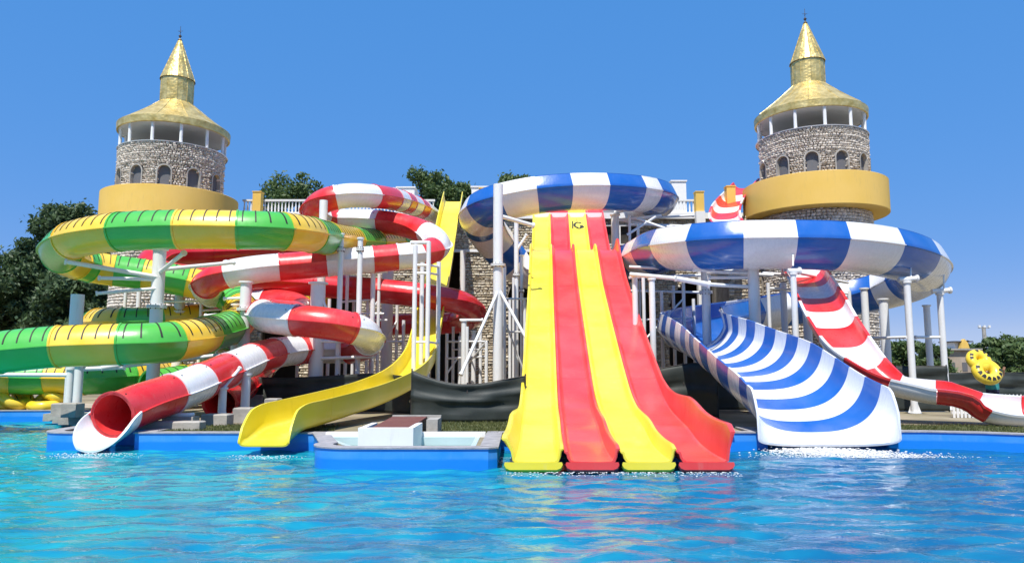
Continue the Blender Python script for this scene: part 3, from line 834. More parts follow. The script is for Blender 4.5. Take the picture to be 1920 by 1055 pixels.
def roof_block(label, x0, x1, ytop, Y, d=1.6):
    xa, xb = PX(x0, Y), PX(x1, Y); z1 = PZ(ytop, Y)
    t = thing('roof_hut', label, 'roof hut', 'white huts on the hall roof', ((xa + xb) / 2, Y, DECK)); w = (xb - xa) / 2
    MB().box(-w, w, 0, d, 0, z1 - DECK - 0.08).build('wall', 'white_plaster', t)
    MB().box(-w - .06, w + .06, -.06, d + .06, z1 - DECK - 0.08, z1 - DECK).build('roof_slab', 'white_plaster', t)
roof_block('white roof hut behind the left end of the top blue flume', 882, 925, 349, 45)
roof_block('white roof hut behind the right end of the top blue flume', 1268, 1296, 338, 45)
roof_block('white roof hut behind the topmost red and white tube', 738, 772, 350, 45)
# white pillar under the post by the flume
pl_ = thing('white_pillar', 'square white pillar left of the red and white open slide', 'pillar', None, (PX(1321, FY - 0.6), FY - 0.6, GROUND))
MB().box(-0.26, 0.26, -0.2, 0.2, 0, DECK - GROUND - 0.001).build('shaft', 'white_plaster', pl_)
MB().box(-0.36, 0.36, -0.3, 0.27, 0, 0.4).build('plinth', 'concrete', pl_)
# short bridge wall between hall and right tower
bw = thing('tower_landing', 'stone landing under the yellow ring of the right tower', 'landing', None, (PX(1395, 39.5), 39.6, GROUND))
lz = PZ(402, 38.8) - GROUND
MB().box(-0.75, 1.2, -0.4, 3.0, 0, lz - 0.01).build('core', 'mortar', bw)
stone_field(-0.75, 1.0, 0.02, lz, lambda a, z, d: (a, -0.4 - d, z), lambda a, z: False, (0.22, 0.14), seed=51, mat='wall_stone', parent=bw)

# ------------------------------------------------------------------ slides
def pts(lst): return [P(*q) for q in lst]

# green and yellow enclosed tube, two wide turns
A = pts([(775,452,38),(720,455,35),(660,452,31),(612,446,27.5),(570,438,24.9),(520,433,23.7),(440,431,23.2),(340,430,23),(230,434,23.1),(150,446,23.8),(114,466,25.4),(122,485,27.3),(180,502,28.9),(260,513,29.6),(330,524,30),(395,540,30.4),(440,562,30.2),(455,590,29),(435,612,27),(398,624,25.3),(355,635,23.7),(290,643,22.6),
         (200,646,22.2),(100,650,22),(0,660,21.9),(-75,672,22.6),(-105,688,24.4),(-75,700,26.3),(0,706,27.4),(90,708,27.9),(180,708,28.1),(250,703,29),(300,697,31),(320,695,33.5)])
tube_slide('tube_slide', 'green and yellow ribbed tube slide winding in two wide turns', 'water slide', A, 0.65, 1.82, ['green_gel', 'amber_gel'], slots=0.36, th_mouth=False, start_i=1,
    marks=[(740,454),(700,455),(660,452),(612,446),(583,440),(530,434),(445,431),(337,430),(225,434),(135,449),(116,478),(145,494),(170,500),(213,508),(268,514),(303,520),(350,528),(385,537),(452,575),(430,614),(385,628),(325,638),(227,645),(110,650),(0,660),(-85,676),(-85,700),(20,707),(90,708),(160,708),(240,704)])
A2 = pts([(600,560,36),(520,572,33.6),(440,590,32.2),(350,598,31.2),(270,603,30.4),(205,604,30.2),(178,606,31.6),(190,612,33.6),(250,622,35),(330,640,35.2),(400,664,34.2),(420,690,32.2),(385,706,30.2),(335,714,28.6),(282,724,27.4)])
tube_slide('tube_slide', 'low green and yellow tube behind with its open green mouth near the ground', 'water slide', A2, 0.62, 1.5, ['green_gel', 'amber_gel'], slots=0.36)

# plain dark red tube behind
G = pts([(600,462,37),(500,470,35.5),(400,474,34),(310,478,32.6),(280,492,31.6),(300,510,31.2),(400,524,31.6),(500,528,32),(600,534,32),(700,544,31.6),(800,555,31.4),(860,566,31.9),(888,584,33.3),(872,600,35.2),(820,607,36.2),(740,608,36.4),(640,618,36),(540,650,33),(480,700,28.5),(440,735,25.6),(412,756,24)])
tube_slide('tube_slide', 'plain dark red tube slide curling behind the white posts', 'water slide', G, 0.55, 2.6, ['deep_red_gel'])

# red and white striped tube with the open mouth at the pool
B = pts([(812,408,41.5),(795,395,39.5),(770,383,37),(740,374,34.5),(700,368,32.4),(650,367,31.2),(612,375,31),(590,390,31.8),(592,404,33.2),(625,412,34.2),(680,413,34),(740,419,33.6),(790,433,33),(818,450,31.8),(818,466,30.4),(785,477,29.4),(730,483,29),(650,490,28.6),(560,498,28.2),(480,505,27.8),(420,516,27.6),(387,534,28.3),(398,552,30.2),(440,561,31.8),(495,563,32),(545,569,31.2),(566,582,29.6),(545,590,28),(515,588,27.1),(493,588,26.2),(504,595,25.1),
         (550,600,24.6),(620,607,24.5),(670,618,24.9),(690,632,26),(684,648,27.6),(650,655,28.6),(600,655,28.2),(545,657,26.8),(492,667,25),(440,688,23),(390,710,21.4),(325,737,19.6),(265,757,18.6),(230,771,18.05),(211,777,17.7)])
bs, bpath = tube_slide('tube_slide', 'red and white striped tube slide with its open red mouth at the pool', 'water slide', B, 0.55, 1.78, ['red_gel', 'white_gel'], bolts=True,
    marks=[(790,393),(778,386),(764,381),(752,378),(737,373),(700,368),(629,371),(587,395),(603,408),(637,412),(712,416),(800,437),(814,472),(786,478),(745,482),(700,485),(615,493),(525,501),(430,514),(387,534),(398,552),(440,561),(500,563),(487,592),(555,600),(660,616),(694,638),(655,654),(585,655),(556,656),(512,662),(472,675),(425,694),(375,717),(322,742)])
# white landing trough at its mouth
pe, Te, Se, Ue, _ = bpath.frame(bpath.L - 0.02)
fwd = Vector((Te.x, Te.y, 0)).normalized()
def lip_prof(s, ex):
    w, a, dv = ex
    return shell([(w * math.sin(rad(q)), -w * math.cos(rad(q)) + dv) for q in np.linspace(-a, a, 21)], 0.05)
b0 = Vector((pe.x, pe.y, pe.z))
lp = Path([b0 - fwd * 0.10 + Vector((0, 0, 0.12)), b0 + fwd * 0.25 + Vector((0, 0, 0.03)), b0 + fwd * 0.55 + Vector((0, 0, -0.03)), b0 + fwd * 0.78 + Vector((0, 0, -0.05))],
          [(0.62, 86, 0), (0.65, 78, 0), (0.69, 58, 0), (0.71, 26, 0)], sub=16)
v, f = sweep(lp, 0, lp.L, lip_prof, step=0.05, caps=True)
build('landing_trough', v, f, 'white_gel', bs, True)

# blue and white raft flume
C = [(1120,392,46,0),(1200,386,43,0),(1232,377,39.6,0),(1222,366,37.2,0),(1170,358,35.2,0),(1080,356,34.3,0),(990,365,34.1,0),(930,381,34.4,0),(904,400,35.4,0),(904,419,36.9,0),(925,450,38.2,0),(955,484,39.2,0),(990,508,39.4,0),(1060,511,38.8,0),(1120,507,37.9,0),(1172,496,35.8,0),(1212,480,32.8,0),(1250,463,29.6,0),(1290,458,27.5,0),(1340,455,26.4,0),
     (1440,453,25.8,0),(1550,455,25.7,0),(1640,465,26.2,0),(1702,482,27.6,0),(1727,502,29.8,0),(1712,522,32.2,0),(1655,541,34,0),(1580,556,34.8,0),(1490,572,34.6,.05),(1410,588,33.4,.1),(1340,602,31.4,.15),(1300,616,29,.25),(1300,630,27.0,.4),(1330,650,25.2,.6),(1372,682,23.4,.8),(1415,718,21.6,1),(1462,760,20.0,1),(1510,800,18.7,1),(1556,833,17.4,1)]
WALLK = [1]*len(C)
Cp = Path([P(a, b, c) for a, b, c, t in C], [(q[3], k) for q, k in zip(C, WALLK)])
def blue_prof(s, ex):
    t = min(1, max(0, ex[0])); out = []; r = 1.04
    end = max(0.0, min(1.0, (Cp.L - s) / 0.55)); wallf = 0.12 + 0.88 * math.sqrt(end) if s > Cp.L - 0.55 else 1.0
    for q in np.linspace(-1, 1, 51):
        aq = abs(q); r2 = r / math.sin(rad(76))
        if aq <= 0.72:
            a = rad(76) * q / 0.72; u0, v0 = r2 * math.sin(a), -1.12 * r2 * (math.cos(a) - math.cos(rad(76)))
        else:
            k_ = (aq - 0.72) / 0.28; u0, v0 = math.copysign(r - 0.20 * k_ - 0.05 * k_ * k_, q), 0.56 * k_
        w = 1.62; h = 1.18
        u1 = w * math.copysign(abs(math.sin(q * math.pi / 2)) ** 0.9, q); v1 = h * abs(q) ** 2.3 * wallf
        out.append(((1 - t) * u0 + t * u1, (1 - t) * v0 + t * v1))
    return shell(out, 0.055)
blue = thing('raft_flume', 'blue and white striped open raft flume ending in a wide white lip', 'water slide')
s = 0.0; bounds = [0.0]; tstart = None
for q in np.linspace(0, Cp.L, 400):
    if Cp.at(q)[3] > 0.22: tstart = q; break
n1 = 2 * round(tstart / 1.62 / 2)
bounds = split_at(Cp, [(1228,368),(1205,362),(1180,359),(1125,356),(1064,357),(1005,363),(948,375),(912,391),(898,408),(905,422),(932,456),(965,492),(1010,510),(1060,511),(1110,508),(1150,502),(1180,492),(1208,481),(1230,472),(1268,459),(1322,456),(1395,454),(1480,453),(1562,456),(1645,466),(1704,483),(1727,503),(1705,525),(1650,542),(1585,555),(1520,567),(1455,580),(1395,591)])[:-1]
bounds = [b_ for b_ in bounds if b_ < tstart - 0.5] + [tstart]; n1 = len(bounds) - 1; print('flume joints', n1)
rem = Cp.L - tstart; n2 = 21; wts = [0.72 + 0.03 * i for i in range(n2)]; wts[-1] = 1.6
acc = tstart; tot = sum(wts)
for w_ in wts: acc += rem * w_ / tot; bounds.append(acc)
nb = len(bounds) - 1
for i in range(nb):
    col_ = 'white_gel' if i % 2 == 0 else 'blue_gel'
    v, f = sweep(Cp, bounds[i], bounds[i + 1], blue_prof, step=0.16, caps=(i in (0, nb - 1)))
    so = build('flume_segment', v, f, col_, blue, True)
    # outer stiffening lip at mid height and along the rim
    if i < n1:
        def rimp(sgn):
            def fn(s_, ex):
                pr = blue_prof(s_, ex)[:51]; u, vv = pr[0] if sgn < 0 else pr[-1]
                return [(u - 0.03, vv), (u + 0.03, vv), (u + 0.03, vv + 0.06), (u - 0.03, vv + 0.06)]
            return fn
        for sg in (-1, 1):
            v, f = sweep(Cp, bounds[i], bounds[i + 1], rimp(sg), step=0.3)
            build('rim', v, f, 'blue_gel' if col_ == 'blue_gel' else 'white_gel', so)
            def seam(s_, ex, sg=sg):
                w_ = 1.04 + 0.055
                return [(sg * (w_ - 0.01), -0.05), (sg * (w_ + 0.045), -0.05), (sg * (w_ + 0.045), -0.02), (sg * (w_ - 0.01), -0.02)]
            if bounds[i] < tstart * 0.88:
                v, f = sweep(Cp, bounds[i], bounds[i + 1], seam, step=0.3)
                build('side_seam', v, f, 'dark_steel' if False else col_, so)

# four lane racing slide
LX, SLOPE = 1.99, 0.045
prof_z = [(13.86,.20),(15.2,.21),(16.4,.30),(17.5,.50),(18.4,.60),(19.8,.78),(21.0,1.06),(22.9,1.78),(25,2.68),(27.4,3.75),(31,5.45),(33.6,7.05),(34.5,7.42),(35.4,7.50),(37.2,7.52),(38.6,7.95),(40.5,9.2),(43.6,11.3)]
race = thing('racing_slide', 'four lane yellow and red racing slide running straight into the pool', 'water slide')
emb_frame = None
for k in range(4):
    off = (k - 1.5) * 1.035
    ctrl = [(LX + SLOPE * (Y - 13.9) + off, Y, z) for Y, z in prof_z]
    pa = Path(ctrl)
    lane = new_obj('lane', None, race)
    matn = ['lemon_gel', 'lane_red_gel', 'lemon_gel', 'lane_red_gel'][k]
    def hts(Y, k=k):
        up = 0.17
        run = max(0, min(1, (19.5 - Y) / 2.5))
        hl = up + (0.30 * run if k == 0 else 0.03 * run); hr = up + (0.13 * run if k < 3 else 0)
        if k == 3:
            hr = 0.26 + 0.42 * max(0, min(1, (22 - Y) / 4.0))
        if k == 0: hl = max(hl, 0.22)
        ear = math.exp(-((Y - 34.3) / 0.8) ** 2) * 0.14
        hl += ear * (1 if k in (0, 2) else 0.6); hr += ear * (2.2 if k == 3 else 1)
        d = max(0, 14.20 - Y)
        hl *= 1 - 0.1 * min(1, d / 0.34) ** 2; hr *= 1 - 0.2 * min(1, d / 0.34) ** 2
        return hl, hr
    def lane_prof(s, ex, th=0.045):
        Y = pa.at(s)[1]; hl, hr = hts(Y)
        ls = 0.12 if k == 0 else 0; rs = 0.0 if k < 3 else 0.05
        run = max(0, min(1, (19.5 - Y) / 2.5))
        return shell([(-0.514 - ls * run, hl - .015), (-.502 - ls * run, hl), (-.45 - ls * run * .8, hl), (-.435 - ls * run * .7, hl - .02), (-.415, hl * .45), (-.385, .035), (-.34, .008), (-.2, 0), (0, 0), (.2, 0), (.34, .008), (.385, .035), (.415, hr * .45), (.435 + rs * run * .7, hr - .02), (.45 + rs * run * .8, hr), (.502 + rs * run, hr), (0.514 + rs * run, hr - .015)], th)
    cuts = [0.0] + [pa.L * q for q in (0.13, 0.27, 0.41, 0.55, 0.68, 0.84, 1.0)]
    for i in range(len(cuts) - 1):
        v, f = sweep(pa, cuts[i] + 0.006, cuts[i + 1] - 0.006, lane_prof, step=0.25, caps=True)
        build('lane_segment', v, f, matn, lane, True, 26)
    c0 = pa.at(0); lw = 0.508
    m = MB(); xa, xb = c0[0] - lw - (0.09 if k == 0 else 0), c0[0] + lw + (0.04 if k == 3 else 0); e_ = 0.05
    outl = [(xa + .015, .15), (xa + .05, .09), (xa + .12, .06), (xb - .12, .06), (xb - .05, .09), (xb - .015, .15), (xb - .03, .197), (xa + .03, .197)]
    m.add([(x, 13.845, z) for x, z in outl] + [(x, 13.90, z - 0.05) for x, z in outl], [tuple(range(8)), tuple(range(15, 7, -1))] + [(i, 8 + i, 8 + (i + 1) % 8, (i + 1) % 8) for i in range(8)])
    m.build('end_lip', matn, lane)
    if k == 2:
        emb_frame = pa
# black painted mark on the upper yellow lane
def poly_strip(pa, s0, pts2, w):
    vs, fs = [], []
    p, T, S, U, _ = pa.frame(s0)
    mb = MB(); n = len(pts2); L_, R_ = [], []
    for i in range(n):
        a = Vector(pts2[max(0, i-1)]); b = Vector(pts2[min(n-1, i+1)]); d = (b - a).normalized(); nn = Vector((-d.y, d.x)) * w / 2
        for q, arr in ((Vector(pts2[i]) + nn, L_), (Vector(pts2[i]) - nn, R_)):
            arr.append(p + S * q.x + T * q.y + U * 0.012)
    vs = L_ + R_; fs = [(i, n + i, n + i + 1, i + 1) for i in range(n - 1)]
    lo = [x - U * 0.008 for x in vs]
    return vs, fs
em_s = None
for q in np.linspace(0, emb_frame.L, 600):
    pp = emb_frame.at(q)
    if pp[1] > 41.6: em_s = q; break
mb = MB()
def arcp(cx, cy, r, a0, a1, n=14): return [(cx + r * math.cos(rad(a0 + (a1-a0)*i/n)), cy + r * 1.5 * math.sin(rad(a0 + (a1-a0)*i/n))) for i in range(n + 1)]
for st_, w_ in ((arcp(0.02, 0.05, 0.17, 40, 260), 0.075), (arcp(0.05, -0.12, 0.10, 180, 400), 0.08), (arcp(0.16, -0.12, 0.07, -70, 130), 0.07), ([(-0.24, -0.3), (-0.235, 0.0), (-0.22, 0.45)], 0.045), ([(-0.02, 0.35), (-0.02, 0.7)], 0.02)):
    v, f = poly_strip(emb_frame, em_s, [(x * 1.25, y * 1.5) for x, y in st_], w_ * 1.6); mb.add(v, f)
mb.build('painted_mark', 'black_rubber', race)

# steel trestles under the racing slide
for Y, zz in ((20.5, 0.72), (24.5, 2.2), (29.5, 4.4), (33.5, 6.6), (38.5, 7.5)):
    xc = LX + SLOPE * (Y - 13.9); m = MB()
    for dx in (-1.5, 1.5): m.bar((xc + dx, Y, GROUND), (xc + dx, Y, zz), 0.08, 10)
    m.bar((xc - 1.9, Y, zz + 0.02), (xc + 1.9, Y, zz + 0.02), 0.07, 8)
    m.build('trestle', 'white_steel', race, True)

# yellow body slide
def u_path(name, label, ctrl, hw, hh, th, seg, mats, drop=0.5, flat=2.6, start_i=0, rim=0.05, ex_=0.75, roll=None):
    pa = Path(pts(ctrl), [(0 if roll is None else r_,) for r_ in (roll or [0] * len(ctrl))], smooth=12); root = thing(name, label, 'water slide')
    def pr(s, ex):
        e = (pa.L - s) / drop if drop else 9
        k = 1.0 if e > 1 else 0.08 + 0.92 * math.sqrt(max(0, e))
        out = [(-hw - rim, hh * k - 0.06), (-hw - rim, hh * k)]
        for q in np.linspace(-1, 1, 19):
            out.append((hw * math.copysign(abs(math.sin(q * math.pi / 2)) ** ex_, q), hh * k * abs(q) ** flat))
        out += [(hw + rim, hh * k), (hw + rim, hh * k - 0.06)]
        if ex[0]:
            c_, s_ = math.cos(rad(ex[0])), math.sin(rad(ex[0])); out = [(u * c_ + v * s_, -u * s_ + v * c_) for u, v in out]
        return shell(out, th)
    n = round(pa.L / seg)
    for i in range(n):
        g = 0.004
        v, f = sweep(pa, pa.L * i / n + g, pa.L * (i + 1) / n - g, pr, step=0.2, caps=True)
        build('slide_segment', v, f, mats[(n - 1 - i + start_i) % len(mats)], root, True, 45)
    return root, pa
E = [(850,378,43),(846,398,41),(838,440,38.8),(826,510,35.4),(812,580,32.2),(800,640,29.8),(788,685,27.6),(758,722,25.2),(700,752,22.9),(630,776,20.4),(565,796,18.4),(532,806,17.6),(508,824,16.95),(494,834,16.5)]
u_path('body_slide', 'single yellow body slide curving down to the left into the pool', E, 0.52, 0.60, 0.04, 2.4, ['lemon_gel'], drop=0.7, flat=5.0, ex_=0.6)
Fp = [(1402,352,41.5,0),(1378,378,40,0),(1362,402,38,0),(1362,430,36,0),(1400,462,33.5,0),(1455,484,31,0),(1500,516,28.3,0),(1532,566,25.8,0),(1564,628,23.8,0),(1608,690,22.4,0),(1668,732,21.6,4),(1735,748,21.2,8),(1786,754,20.9,9),(1815,766,20.8,13),(1838,779,20.7,17),(1870,785,20.6,18),(1940,791,20.3,18),(2020,797,20,18)]
u_path('body_slide', 'red and white striped open slide sweeping down from the right tower', [q[:3] for q in Fp], 0.70, 0.45, 0.07, 1.14, ['red_gel', 'white_gel'], drop=0.5, flat=2.4, rim=0.09, roll=[q[3] for q in Fp])

# ------------------------------------------------------------------ steel supports
def col(label, px, ytop, Y, r, flanges=(), arms=(), footing=True, sleeve=None, head=True, group='white steel slide supports', base_py=None):
    p = P(px, ytop, Y)
    ref = P(px, ytop, Y)
    t = thing('support_post', label, 'support post', group, (p.x, p.y, GROUND))
    H = p.z - GROUND
    MB().bar((0, 0, 0.0), (0, 0, H), r, 16).build('shaft', 'white_steel', t, True)
    MB().lathe([(r * 1.9, 0.001), (r * 1.9, 0.03), (r * 1.02, 0.035)], 16).build('base_plate', 'white_steel', t, True)
    for k in range(4):
        a = math.pi / 4 + k * math.pi / 2; d = Vector((math.cos(a), math.sin(a), 0))
        MB().add([d * r * .9 + Vector((0, 0, .03)), d * r * 1.8 + Vector((0, 0, .03)), d * r * .9 + Vector((0, 0, .35)),
                  d * r * .9 + Vector((.012, .012, .03)), d * r * 1.8 + Vector((.012, .012, .03)), d * r * .9 + Vector((.012, .012, .35))],
                 [(0,1,2), (5,4,3), (0,3,4,1), (1,4,5,2), (2,5,3,0)]).build('gusset', 'white_steel', t)
    if footing:
        MB().box(-r*2.6, r*2.6, -r*2.6, r*2.6, -0.25, 0.0).build('footing', 'concrete', t)
    for fy in flanges:
        z = PZ(fy, Y) - GROUND
        fl = MB().lathe([(r * 1.02, z - 0.05), (r * 1.55, z - 0.045), (r * 1.55, z - 0.005), (r * 1.02, z)], 18); fl.lathe([(r * 1.02, z + 0.005), (r * 1.55, z + 0.01), (r * 1.55, z + 0.05), (r * 1.02, z + 0.055)], 18)
        fo = fl.build('flange', 'white_steel', t, True)
        bm_ = MB()
        for k in range(10):
            a = 2 * math.pi * k / 10; bm_.bar((r * 1.32 * math.cos(a), r * 1.32 * math.sin(a), z - 0.085), (r * 1.32 * math.cos(a), r * 1.32 * math.sin(a), z + 0.09), 0.018, 5)
        bm_.build('bolts', 'dark_steel', fo)
    if head:
        MB().lathe([(r * 1.02, H - 0.06), (r * 1.35, H - 0.05), (r * 1.35, H + 0.01), (0.001, H + 0.012)], 14).build('head_plate', 'white_steel', t, True)
    for a in arms:
        (x1, y1, Y1), (x2, y2, Y2), ar = a
        q1, q2 = P(x1, y1, Y1) - t.location, P(x2, y2, Y2) - t.location
        am = MB().bar(q1, q2, ar, 12).build('arm', 'white_steel', t, True)
        d = (q2 - q1).normalized()
        MB().bar(q2 - d * 0.05, q2 + d * 0.012, ar * 1.45, 12).build('arm_flange', 'white_steel', am, True)
    return t
col('thick white post under the top turn of the green and yellow tube', 300, 466, 25.2, 0.21, (575,),
    [((300,520,25.1),(122,490,23.8),.075), ((300,524,25.1),(185,521,24.6),.06), ((300,540,25.1),(180,550,24.2),.055), ((300,510,25.1),(345,474,23.6),.07), ((305,505,25.1),(440,492,26.6),.07)])
col('short grey topped post behind the lower green and yellow turn', 146, 552, 26.2, 0.22, head=False)
col('slender white post in front of the topmost red and white tube', 607, 376, 29.6, 0.165, head=False)
col('thick white post below the middle run of the red and white tube', 597, 530, 27.4, 0.27, (), [((600,640,27.3),(690,640,26.6),.05), ((600,672,27.3),(700,668,26.8),.06), ((597,545,27.3),(640,640,27.2),.05)])
col('thin white post crossing the middle red and white run, nearer the thick post', 640, 438, 27.4, 0.10, (468,))
col('thin white post crossing the middle red and white run, nearer the yellow slide', 676, 446, 27.4, 0.10, (468,))
col('thin grey white post standing in front of the plain dark red tube', 700, 512, 29.0, 0.095, (), [((700,512,29.0),(726,508,29),.05)])
col('broad grey white post behind the plain dark red tube', 728, 470, 34.5, 0.27, head=False)
col('tall white post with bolted collar in front of the top blue flume', 934, 346, 28.5, 0.19, (497,), [((934,545,28.4),(864,702,26.5),.06), ((937,545,28.4),(990,640,27.5),.06), ((934,404,28.5),(1000,423,29.2),.085)], head=False)
col('thin white post beside the tall collared post, under the flume', 968, 412, 30.6, 0.095, (515,), [((968,470,30.6),(988,440,30.6),.06)])
col('very thin white post close to the yellow lane', 978, 478, 31.4, 0.075, (545,))
col('white post with a hooded head right of the racing slide top', 1153, 402, 37.0, 0.20, (), [((1153,398,37.0),(1180,390,36.6),.12), ((1160,412,37.0),(1300,404,39),.06), ((1160,412,37.0),(1290,430,36.4),.07)])
col('thin white post under the pipe frame, next to the red lane', 1190, 516, 26.8, 0.10)
col('thin white post under the pipe frame, second from the red lane', 1222, 522, 25.4, 0.105, (), [((1182,514,26.7),(1268,522,25.6),.075), ((1268,522,25.6),(1330,533,25.6),.09), ((1330,533,25.6),(1412,538,26.6),.065)])
col('white post with a round collar between the blue flume runs', 1322, 506, 29.2, 0.17, (548,), [((1322,512,29.2),(1408,505,26.8),.06)])
col('thick white post under the middle of the long blue flume run', 1412, 503, 26.5, 0.20, (), [((1412,520,26.5),(1330,520,27.4),.06), ((1412,512,26.5),(1300,506,27),.05)], head=False)
col('thin white post between the blue lip and the red and white slide', 1487, 512, 24.7, 0.10, (), [((1477,508,24.7),(1500,508,24.7),.09), ((1487,498,24.7),(1487,478,24.9),.03)])
def flume_post(label, px, ytop, Y, r, extra=()):
    col(label, px, ytop, Y, r, (), [((px-15,ytop-4,Y),(px+20,ytop-6,Y),.09), ((px+8,ytop-6,Y),(px+7,ytop-34,Y+.3),.03)] + list(extra))
flume_post('white post under the flume end, taller of the outer pair', 1700, 528, 25.9, 0.115, [((1700,632,25.9),(1622,634,27.5),.05)])
flume_post('white post at the outermost bend of the blue flume', 1762, 550, 28.0, 0.115, [((1762,632,28),(1716,632,28),.05)])
col('grey white post behind the outermost flume post', 1737, 572, 31.2, 0.13)
col('grey white post in the shade of the flume bend, nearest the stone tower', 1620, 540, 30.5, 0.14)
col('broad grey white post in the shade of the flume bend', 1656, 560, 32.0, 0.19)
col('grey post just left of the shaded foot of the right tower', 1512, 560, 30.0, 0.17, head=False)
col('grey post just below the start of the red and white open slide', 1468, 530, 30.5, 0.13, head=False)
col('low white post beside the inflatable rings, with a side arm', 133, 690, 25.0, 0.12, (), [((133,703,25),(-20,702,24.5),.07)])
col('low white post on a concrete block near the pool, with a bent arm', 149, 684, 24.4, 0.135, (), [((149,692,24.4),(235,688,25),.07), ((190,690,24.6),(330,668,26),.09)])
col('white post under the bend of the red and white tube left of the thick post', 462, 528, 26.8, 0.2, (580,), [((462,558,26.8),(420,560,26.8),.05), ((455,585,26.8),(385,592,27),.06)])
col('white post behind the exit run of the red and white tube', 445, 570, 27.6, 0.17)
col('short white post carrying the exit run of the red and white tube', 418, 726, 21.3, 0.11, (), [((418,728,21.3),(450,690,22),.05)])
col('short white post beside the dark net, carrying the striped tube', 462, 700, 22.6, 0.13)
col('tall thin post in the shade left of the yellow slide', 868, 470, 37.5, 0.14, head=False)
col('short white bracket post under the end of the dark red tube', 870, 600, 30.5, 0.11, (), [((862,600,30.5),(905,600,30.5),.06)])
col('thin white post in the shade under the dark red tube', 888, 620, 32.5, 0.10)
col('white post under the far bend of the green and yellow tube', 338, 545, 30.8, 0.2, (585,))
col('thin white post beside the left tower foot', 262, 530, 33, 0.1)
# ladder-like frame in front of the yellow slide
fr_ = thing('scaffold', 'white four post scaffold with rungs in front of the yellow slide', 'scaffold', None, (PX(800, 27), 27, GROUND))
o_ = fr_.location
for px, yt, Y in ((779, 460, 26.6), (792, 492, 27.8), (804, 453, 26.6), (823, 491, 27.8)):
    p = P(px, yt, Y) - o_
    MB().bar((p.x, p.y, 0), p, 0.085, 14).build('post', 'white_steel', fr_, True)
for y_ in (497, 512, 641):
    a, b = P(779, y_, 26.6) - o_, P(804, y_, 26.6) - o_
    MB().bar(a, b, 0.045, 8).build('rung', 'white_steel', fr_, True)
    a, b = P(804, y_, 26.6) - o_, P(823, y_ + 3, 27.8) - o_
    MB().bar(a, b, 0.045, 8).build('rung', 'white_steel', fr_, True)
MB().bar(P(770, 455, 26.7) - o_, P(806, 455, 26.7) - o_, 0.07, 10).build('top_beam', 'white_steel', fr_, True)
def scaffold(label, posts, rails, r=0.07, mat='white_steel'):
    cx = sum(PX(q[0], q[2]) for q in posts) / len(posts); cy = sum(q[2] for q in posts) / len(posts)
    t = thing('scaffold', label, 'scaffold', 'white steel scaffolds', (cx, cy, GROUND)); o = t.location
    for px, yt, Y in posts:
        p = P(px, yt, Y) - o
        MB().bar((p.x, p.y, 0), p, r, 12).build('post', mat, t, True)
        MB().box(p.x - .15, p.x + .15, p.y - .15, p.y + .15, 0, .03).build('base_plate', mat, t)
    for x1, y1, Y1, x2, y2, Y2, rr in rails:
        MB().bar(P(x1, y1, Y1) - o, P(x2, y2, Y2) - o, rr, 10).build('rail', mat, t, True)
    return t
scaffold('white post and rail scaffold left of the yellow slide, behind the thin posts', [(618,560,31),(652,500,31),(664,545,33),(690,560,31.5),(712,470,31),(745,560,33),(757,600,31)],
    [(612,588,31,720,588,31,.05),(618,600,31,726,600,31.5,.05),(640,566,31,720,560,31.5,.045),(652,640,31,712,560,31,.04),(690,690,31.5,745,600,33,.04),(612,640,31,757,640,31,.045)])
scaffold('white stair scaffold under the bend of the dark red tube', [(838,625,32),(850,612,34),(862,630,32),(876,612,30.2),(889,626,33),(901,616,32),(912,640,30.5)],
    [(836,640,32,914,640,31,.045),(836,672,32,914,668,31,.045),(838,700,32,889,626,33,.04),(862,700,32,912,640,30.5,.04),(850,655,34,912,655,30.5,.035)])
scaffold('white scaffold between the tall collared post and the yellow lane', [(946,500,30),(956,560,32),(963,520,33),(984,560,30.5)], [(940,560,30,990,560,30.5,.04),(940,622,30,985,622,30.5,.04),(946,600,30,984,700,30.5,.04)])
scaffold('white scaffold in the shade right of the red lane', [(1206,520,29),(1240,545,30.5),(1262,535,32),(1281,530,30.5),(1180,545,31),(1300,560,31.5)],
    [(1180,520,29,1320,516,30.5,.06),(1180,545,31,1320,548,31,.05),(1190,600,29.5,1300,596,31,.04),(1206,640,29,1281,560,30.5,.04),(1180,500,30,1340,508,29,.06)])
scaffold('white pipe brackets under the top blue flume', [(1180,404,36.5),(1196,420,36)], [(1160,412,37,1240,404,36,.07),(1176,440,35.5,1230,406,35,.06),(1180,420,36.5,1300,424,37,.06),(1196,410,35.5,1270,436,34,.06)])
scaffold('white pipe brackets under the long blue flume run', [(1440,530,29.5),(1540,530,30),(1592,545,29)], [(1430,512,28,1540,520,28.5,.06),(1440,540,29.5,1592,550,29,.05),(1470,506,27,1590,530,29,.06),(1340,510,27.6,1450,516,27.5,.06)])
scaffold('thin white rails under the far bends of the green and yellow tube', [(378,560,30.5),(410,575,31.5),(236,545,31),(352,600,32),(560,600,33)], [(300,566,30,460,562,31,.05),(380,582,30.5,470,576,31,.05),(330,612,29,470,608,29,.07),(240,628,27,330,614,28,.05),(420,700,27,470,600,28,.045),(200,690,26.5,440,662,27,.07)])
